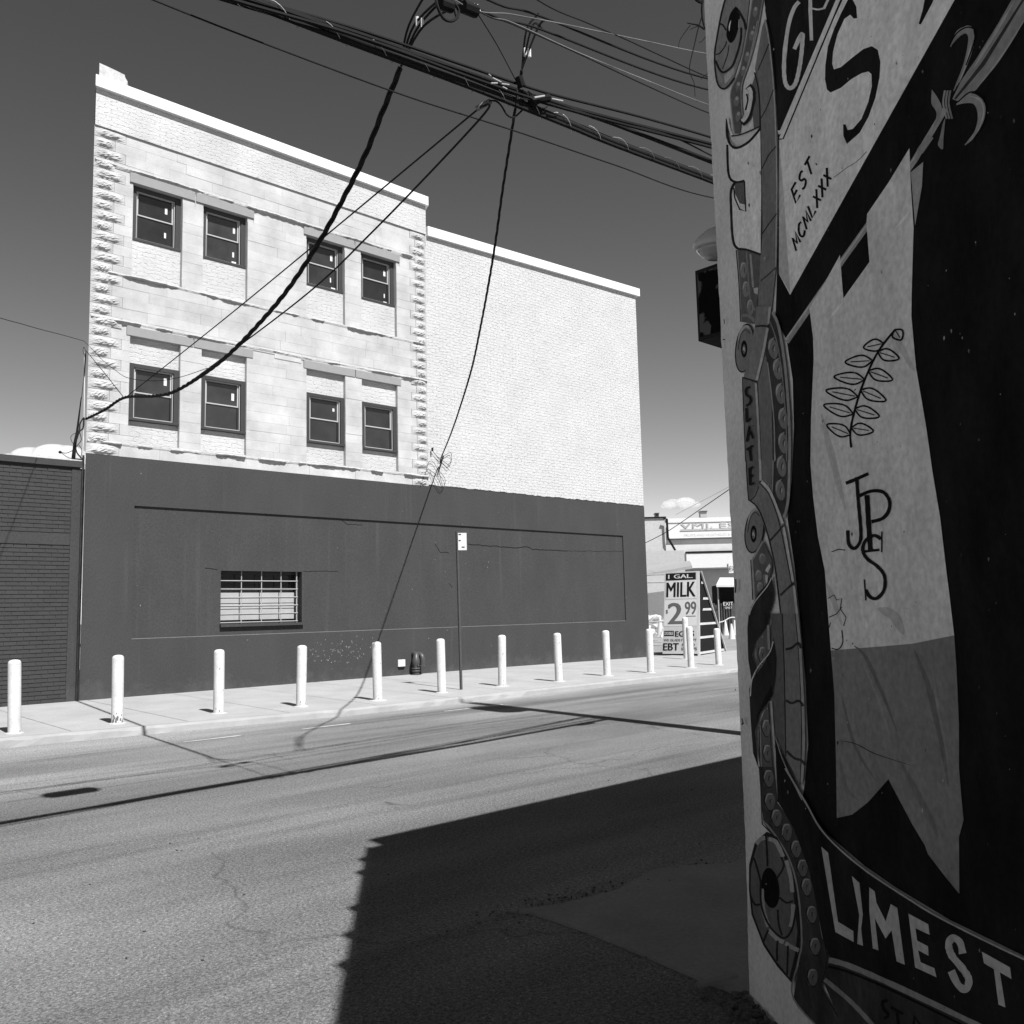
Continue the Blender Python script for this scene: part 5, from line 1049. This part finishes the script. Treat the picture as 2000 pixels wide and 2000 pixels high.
for q, r in (([(440, 1210), (390, 1290), (380, 1390), (330, 1500), (300, 1620), (310, 1750)], .012), ([(440, 1215), (430, 1350), (380, 1400), (345, 1500)], .014), ([(345, 1410), (270, 1460), (275, 1530), (330, 1600)], .005), ([(380, 1400), (405, 1510), (350, 1590), (320, 1640)], .007), ([(330, 1620), (350, 1690), (420, 1770)], .012), ([(300, 1650), (210, 1690), (130, 1680)], .007), ([(130, 1680), (210, 1740), (290, 1770)], .006), ([(370, 1580), (410, 1640), (405, 1730), (380, 1780)], .006), ([(280, 1765), (350, 1770), (420, 1780)], .012), ([(440, 260), (428, 310), (450, 370), (465, 320), (445, 262)], .004), ([(465, 330), (455, 500), (445, 650)], .012), ([(445, 650), (430, 760), (408, 960)], .006)): mb.tube(catmull([ZL(*a, -.04) for a in q], 5), r, 5)
mb.build('loose_lead', M_CABLE, ms); MB().lathe(ZL(120, 1680, -.04) - Vector((0, 0, .02)), [(.02, 0), (.03, .02), (.02, .045)], 8).build('insulator', M_BLACK, ms)
MB().tube([ZL(452, 330, -.02), ZL(446, 1180, -.02), Vector((5.665, -.02, 4.4))], .012, 6).build('white_conduit', M_WHITE, ms)
MB().tube([Vector((5.672, -.03, 4.45)), Vector((5.672, -.03, 0))], .02, 8).build('down_conduit', M_DARK, ms)
# utility pole (stands behind the painted building; its shadow lies on the road)
up_ = thing('utility_pole', POLE, 'wooden utility pole with transformer behind the painted building, throwing its shadow on the road', 'utility pole')
MB().tube([POLE, POLE + Vector((0, 0, 10.9))], [.17, .12], 12).build('pole', M_WOOD, up_)
tc = POLE + Vector((-.32, .05, 8.75)); MB().lathe(tc, [(.1, -.02), (.27, 0), (.28, .03), (.28, .95), (.26, 1.02), (.1, 1.08)], 18).build('transformer', mat('transformer_grey', .35), up_)
mb = MB(); mb.box(POLE.x - .06, POLE.x + .06, POLE.y - .2, POLE.y + 1.0, 7.3, 7.42); mb.build('crossarm', M_WOOD, up_)
MB().tube([POLE + Vector((0, .0, 10.2)), POLE + Vector((.05, .35, 10.35)), POLE + Vector((-.1, .7, 10.2))], .03, 6).build('cutout_arm', M_STEEL, up_)

# ================================================================== A-frame price sign
ww = Vector((.30, -.954, 0)); aw = Vector((.954, .30, 0))
z = -.08
bl = onZ(1294, 1282, z); 
zb_ = z; tl = (1306, 1117.8)
Wd = 1.13; top = zat(1306, 1117.8, bl + aw * .35); Hh = top - z
af = thing('price_sign_board', bl, 'tall A-frame price board for milk and eggs beyond the bollards', 'sign')
lean = aw * .36
def apt(u, v, o=0.0): # panel coords u across 0..1, v up 0..1, o out to the viewer
    nrm = (-aw * Hh - Vector((0, 0, .36))).normalized(); inset = .05 * v
    return bl + ww * (Wd * (.0 + inset + u * (1 - inset * 1.2))) + lean * v + Vector((0, 0, Hh * v)) + (-aw) * o
mb = MB(); q = [apt(0, 0), apt(1, 0), apt(1, 1), apt(0, 1)]; back = aw * .03; mb.face(q); mb.face([p + back for p in reversed(q)])
for i in range(4): a, b = q[i], q[(i + 1) % 4]; mb.face([a, a + back, b + back, b])
mb.build('front_panel', mat('sign_vinyl', 0.403, var=.05), af)
rb0 = bl + aw * 2.75 + ww * .05; lt = aw * .44
def rpt(u, v): return rb0 + ww * (Wd * u) + (bl + lean + aw * .07 - rb0 + ww * .05) * v * 1.0 + Vector((0, 0, Hh * v))
mb = MB()
def bar(a, b, t=.05): mb.obox(a, b - a, ww * t, aw * t)
for u in (0, 1):
    for a_, b_ in ((rpt(u, 0), rpt(u, 1)), (apt(u, 0) + aw * .04, apt(u, 1) + aw * .04)):
        mb = MB(); bar(a_, b_); mb.build('wooden_leg', M_WOOD, af)
for v in (.02, .2, .36, .53, .66, .85): mb = MB(); a, b = apt(1, v) + aw * .09, rpt(1, v); mb.obox(a, b - a, -ww * .04, Vector((0, 0, .07))); mb.build('side_brace', M_WOOD, af)
mb = MB(); q = [rpt(0, .03), rpt(1, .03), rpt(1, .98), rpt(0, .98)]; mb.face([p - aw * .02 for p in q]); mb.face([p + aw * .02 for p in reversed(q)]); mb.build('rear_panel', M_BLACK, af)
mb = MB(); q = [apt(.98, .03) + aw * .1, rpt(.98, .03) - aw * .06, rpt(.98, .97) - aw * .03, apt(.98, .97) + aw * .06]; mb.face(q); mb.face(list(reversed([p - ww * .01 for p in q]))); mb.build('inner_sheet', M_BLACK, af)
def pan(u0, u1, v0, v1, m_, o=.004, name='print_panel'):
    m2 = MB(); m2.face([apt(u0, v0, o), apt(u1, v0, o), apt(u1, v1, o), apt(u0, v1, o)]); return m2.build(name, m_, af)
def ptxt(t, u0, u1, v0, v1, m_, o=.008):
    m2 = MB(); a = apt(u0, v0, o); ex = (apt(u1, v0, o) - a); ey = apt(u0, v1, o) - a
    mt = Matrix((( ex.x, ey.x, 0, a.x), (ex.y, ey.y, 0, a.y), (ex.z, ey.z, 0, a.z), (0, 0, 0, 1))); add_text(m2, t, 1, 1, mt, bold=ex.normalized() * min(.022, .06 * ex.length / max(1, len(t))), out=-aw * .0006); return m2.build('printed_text', m_, af)
MG = mat('print_grey', .09); MW = mat('print_white', 0.504, var=.03)
pan(.02, .98, .355, .665, MW); pan(.04, .96, .90, .985, M_BLACK); pan(0, 1, 0, .03, M_BLACK, .006); pan(.05, .98, .675, .895, mat('print_pale_grey', .5))
ptxt('1 GAL.', .12, .86, .92, .968, MW); ptxt('MILK', .08, .94, .70, .875, M_BLACK); ptxt('2', .14, .55, .38, .63, MG); ptxt('$', .07, .13, .50, .55, MG); ptxt('99', .64, .96, .49, .64, MG); pan(.66, .95, .462, .472, MG)
pan(.03, .32, .238, .30, M_BLACK); ptxt('DOUBLE', .05, .30, .252, .288, MW, .010); ptxt('EGGS', .36, .9, .232, .295, M_BLACK); ptxt('WE GLADLY ACCEPT', .03, .97, .178, .205, MG); ptxt('EBT', .02, .46, .072, .155, M_BLACK); ptxt('FOOD', .56, .92, .12, .15, MG); ptxt('STAMPS', .54, .98, .072, .105, MG)

# ================================================================== background market yard
FH = Vector((CFW.x, CFW.y, 0)).normalized(); RH_ = Vector((FH.y, -FH.x, 0))
def bgp(px, py, dep=60.0): return onP(px, py, CC + FH * dep, FH)
GZ = -.2
def slab(mb, x0, x1, y0, y1, dep, th, zmin=None):
    a, b = bgp(x0, (y0 + y1) / 2, dep), bgp(x1, (y0 + y1) / 2, dep); zt = bgp((x0 + x1) / 2, y0, dep).z; zb = bgp((x0 + x1) / 2, y1, dep).z if zmin is None else zmin
    mb.obox(Vector((a.x, a.y, zb)), Vector((b.x - a.x, b.y - a.y, 0)), FH * th, Vector((0, 0, zt - zb))); return mb
mk = thing('market_building', bgp(1380, 1236), 'pale market building with painted name band behind the milk sign', 'building')
M_MK = mat('market_brick', 0.420, var=.1, scale=2, bump=.3, bscale=12)
slab(MB(), 1303, 1560, 1018, 1236, 60, 12, -.3).build('wall', M_MK, mk); slab(MB(), 1303, 1560, 1009.5, 1018, 59.9, 12.2).build('parapet', M_WHITE, mk)
slab(MB(), 1304, 1560, 1021, 1049, 59.85, .14).build('name_band', M_WHITE, mk); slab(MB(), 1304, 1560, 1050, 1051.2, 59.8, .18).build('band_edge', M_PIPE, mk)
slab(MB(), 1341, 1560, 1080, 1107, 57.5, 2.4).build('awning', M_WHITE, mk); slab(MB(), 1340, 1560, 1074.5, 1078, 59.7, .28).build('roof_cable_tray', M_BLACK, mk)
def btxt(t, x0, x1, y0, y1, dep, m_, par, name='sign_lettering'):
    a, b, c = bgp(x0, y1, dep), bgp(x1, y1, dep), bgp(x0, y0, dep); b.z = a.z; ex, ey = b - a, Vector((0, 0, c.z - a.z)); mt = Matrix(((ex.x, ey.x, 0, a.x), (ex.y, ey.y, 0, a.y), (ex.z, ey.z, 0, a.z), (0, 0, 0, 1))); m2 = MB(); add_text(m2, t, 1, 1, mt); return m2.build(name, m_, par)
btxt('VMJ. ES', 1329, 1436, 1022, 1035, 59.8, mat('faded_letter', .28), mk); btxt('FRUITS AND VEGETABLES & C', 1338, 1434, 1041, 1046, 59.8, mat('faded_small_letter', .5), mk)
slab(MB(), 1329, 1436, 1032.5, 1034.5, 59.78, .02).build('letter_shadow_line', mat('faded_letter', .28), mk)
wg = thing('market_side_building', bgp(1280, 1236, 58), 'pale grey brick wall with dark bent downpipe left of the market', 'building')
slab(MB(), 1150, 1303, 1013.5, 1236, 58, 12, -.3).build('wall', mat('grey_side_brick', 0.370, var=.1, bump=.3, bscale=14), wg); slab(MB(), 1150, 1301, 1010.5, 1013, 57.9, 12.2).build('roof_edge', M_BLACK, wg)
MB().tube([bgp(1296, 1012.5, 57.7), bgp(1302.5, 1014, 57.7), bgp(1304.5, 1050, 57.7), bgp(1319, 1075, 57.7)], .07, 8).build('downpipe', M_BLACK, wg)
slab(MB(), 1150, 1340, 1077, 1236, 55, 2.5, -.3).build('lean_to_wall', mat('lean_to_grey', 0.353, var=.08), wg)
mb = MB(); q = [bgp(1150, 1140, 50), bgp(1352, 1105, 50), bgp(1347, 1095, 54), bgp(1150, 1120, 54)]; mb.face(q); mb.face([p - Vector((0, 0, .15)) for p in reversed(q)]); mb.face([q[0], q[0] - Vector((0, 0, .15)), q[1] - Vector((0, 0, .15)), q[1]]); mb.build('lean_to_roof', mat('roof_felt', .25), wg)
for (x0, x1, y0, y1, lb, nm, m_) in ((1368, 1381, 999, 1008, 'small rooftop unit on the market parapet', 'rooftop_unit', mat('unit_grey', .28)), (1280, 1287, 1003, 1010, 'small roof vent on the grey side building', 'roof_vent', M_PIPE)):
    t_ = thing(nm, bgp(x0, y1, 62), lb, 'vent'); slab(MB(), x0, x1, y0, y1 + 2, 62, .5).build('casing', m_, t_); slab(MB(), x0 - .8, x1 + .8, y0 - 1.5, y0, 61.9, .7).build('cap', M_PIPE, t_)
# exit booth
eb = thing('exit_gate', bgp(1416, 1236, 50), 'dark gate booth lettered exit only beside the painted wall edge', 'gate')
slab(MB(), 1406, 1470, 1142, 1180, 50.6, 2.0).build('dark_opening', M_BLACK, eb); slab(MB(), 1403, 1470, 1178, 1232, 50, .1, -.2).build('gate_leaf', mat('gate_paint', .05, var=.3), eb)
for x in (1403, 1408, 1413, 1418, 1423, 1428): slab(MB(), x, x + .7, 1178, 1232, 49.95, .04, -.2).build('board_joint', M_BLACK, eb)
mb = MB(); q = [bgp(1399, 1142, 49.5), bgp(1470, 1142, 49.5), bgp(1470, 1128, 52), bgp(1406, 1128, 52)]; mb.face(q); mb.face([p + Vector((0, 0, -.12)) for p in reversed(q)]); mb.face([q[0], q[0] + Vector((0, 0, -.12)), q[1] + Vector((0, 0, -.12)), q[1]]); mb.build('roof', mat('booth_roof', .5), eb)
slab(MB(), 1403, 1405, 1142, 1232, 49.9, .1, -.2).build('post', mat('gate_post', .3), eb)
btxt('EXIT', 1413, 1432, 1176, 1183, 49.9, MW, eb); btxt('ONLY', 1416, 1430, 1185, 1189, 49.9, MW, eb)
es = thing('wall_sign', bgp(1430, 1118, 57.4), 'white wall sign with letter E at the painted wall edge', 'sign'); slab(MB(), 1423, 1450, 1098, 1119, 57.4, .05).build('plate', M_WHITE, es); btxt('EXIT', 1425, 1446, 1106, 1114, 57.35, M_BLACK, es)
ns = thing('notice_board', bgp(1395, 1205, 52), 'small pale notice board behind the A-frame sign', 'sign'); slab(MB(), 1386, 1402, 1178, 1205, 52, .05).build('plate', M_WHITE, ns); btxt('SALES', 1389, 1401, 1189, 1194, 51.95, MG, ns); slab(MB(), 1386, 1402, 1205, 1206, 52, .1, -.2).build('legs', M_STEEL, ns)
# chain-link fence
fd = 36.0; fa, fb = bgp(1225, 1180, fd), bgp(1306, 1180, fd); z0f, z1f = gz(27, 3) + .05, bgp(1280, 1122, fd).z
fn = thing('chain_link_fence', Vector((fa.x, fa.y, z0f)), 'chain-link fence between the dark building and the milk sign', 'fence')
dxy = Vector((fb.x - fa.x, fb.y - fa.y, 0)); Lf = dxy.length; dxy.normalize(); Ff = lambda s, z_: Vector((fa.x, fa.y, 0)) + dxy * s + Vector((0, 0, z_))
for zz in (z1f, z1f - .3, z0f + .9): MB().tube([Ff(0, zz), Ff(Lf, zz)], .025, 6).build('rail', M_STEEL, fn)
for s_ in (0, Lf * .46, Lf): MB().tube([Ff(s_, z0f - .1), Ff(s_, z1f + .05)], .03, 6).build('post', M_STEEL, fn)
mb = MB(); hgt = z1f - z0f; stp = .075; k = int((Lf + hgt) / stp)
for i in range(k):
    s0 = i * stp
    for sg in (1, -1):
        if sg == 1: a, b = (s0, 0), (s0 - hgt, hgt)
        else: a, b = (s0 - hgt, 0), (s0, hgt)
        (xa, za), (xb, zb2) = a, b; P = []
        def clip(x): return z0f
        t0, t1 = 0.0, 1.0; dx_ = xb - xa
        for lim, sgn in ((0, 1), (Lf, -1)):
            pa, pb = sgn * (xa - lim), sgn * (xb - lim)
            if pa < 0 and pb < 0: t1 = -1
            elif pa < 0: t0 = max(t0, pa / (pa - pb))
            elif pb < 0: t1 = min(t1, pa / (pa - pb))
        if t1 > t0: mb.tube([Ff(xa + dx_ * t0, z0f + hgt * t0), Ff(xa + dx_ * t1, z0f + hgt * t1)], .005, 3, False)
tag(mb.build('wire_mesh', M_STEEL, fn), kind='stuff')
sk = thing('stacked_sacks', bgp(1262, 1232, 42), 'pale sacks heaped behind the chain-link fence', 'sacks')
mb = MB(); rr = random.Random(9)
for i in range(9): mb = MB(); chunk(mb, bgp(1262 + rr.uniform(-8, 30), 1236 - i * 4.2 + rr.uniform(0, 4), 42), .42, rr); mb.build('sack', mat('sack_white', .5, var=.3, scale=3), sk)
# cones
for i, (x, y, dep, lb) in enumerate(((1430, 1255, 42, 'pale traffic cone nearest the painted wall edge'), (1418, 1244, 48, 'pale traffic cone in front of the exit gate'), (1290, 1243, 40, 'pale traffic cone behind the fence left of the milk sign'), (1436, 1243, 48, 'pale traffic cone half hidden by the painted wall'))):
    c = bgp(x, y, dep); zc = gz(c.x, -1) - .05; c.z = min(c.z, zc + .3); hh = .85
    cn = thing('traffic_cone', c, lb, 'cone', 'traffic cones in the yard'); MB().lathe(c, [(.19, .03), (.17, .05), (.10, hh * .55), (.04, hh), (.025, hh)], 16).build('cone', mat('cone_pale', 0.504, var=.06), cn, smooth=False); MB().box(c.x - .22, c.x + .22, c.y - .22, c.y + .22, c.z - .02, c.z + .03).build('base', mat('cone_base', .5), cn)
wire('barrier_rope', 'pale slack barrier rope across the exit gate', [bgp(1404, 1216, 49), bgp(1414, 1213, 49), bgp(1425, 1207, 49), bgp(1434, 1206, 49), bgp(1442, 1210, 49)], .03, M_WHITE, cat='rope')
wire('yard_wire', 'thin wire rising from the market roof to the painted wall edge, lower one', [bgp(1240, 1070, 50), bgp(1300, 1040, 48), bgp(1360, 1000, 44), bgp(1440, 945, 36)], .02, group='yard wires')
wire('yard_wire', 'thin wire rising from the market roof to the painted wall edge, upper one', [bgp(1320, 1005, 50), bgp(1380, 974, 44), bgp(1440, 942, 40)], .01, M_CABLEG, group='yard wires')

# ================================================================== small low clouds far behind
def cloud(label, px, py, dist, w_, h_, seed):
    c = at(px, py, dist); rr = random.Random(seed); bm = bmesh.new()
    for i in range(14):
        t = rr.uniform(-1, 1); r_ = h_ * rr.uniform(.3, .62) * (1 - .55 * abs(t)); q = c + RH_ * (w_ * .5 * t) + Vector((0, 0, r_ * .55 - h_ * .2)) + FH * rr.uniform(-.3, .3) * h_
        m_ = Matrix.Translation(q) @ Matrix.Diagonal((1.5, 1.5, .8, 1)); bmesh.ops.create_icosphere(bm, subdivisions=4, radius=r_, matrix=m_)
    me = bpy.data.meshes.new('cloud'); bm.to_mesh(me); bm.free(); o = bpy.data.objects.new('cloud', me); COL.objects.link(o)
    m = bpy.data.materials.get('cloud_vapour')
    if not m:
        m = bpy.data.materials.new('cloud_vapour'); m.use_nodes = True; n, L = nodes_of(m); n.remove(n['Principled BSDF']); v = n.new('ShaderNodeVolumePrincipled'); v.inputs['Color'].default_value = (.98, .98, .98, 1); v.inputs['Anisotropy'].default_value = .2
        v.inputs['Density'].default_value = .09; L.new(v.outputs[0], n['Material Output'].inputs['Volume'])
    me.materials.append(m); return tag(o, label, 'cloud', 'small clouds low in the sky')
cloud('small white cloud low behind the brick building at the left', 100, 893, 900, 78, 26, 3)
cloud('small white cloud low above the market building', 1328, 985, 900, 30, 14, 5)
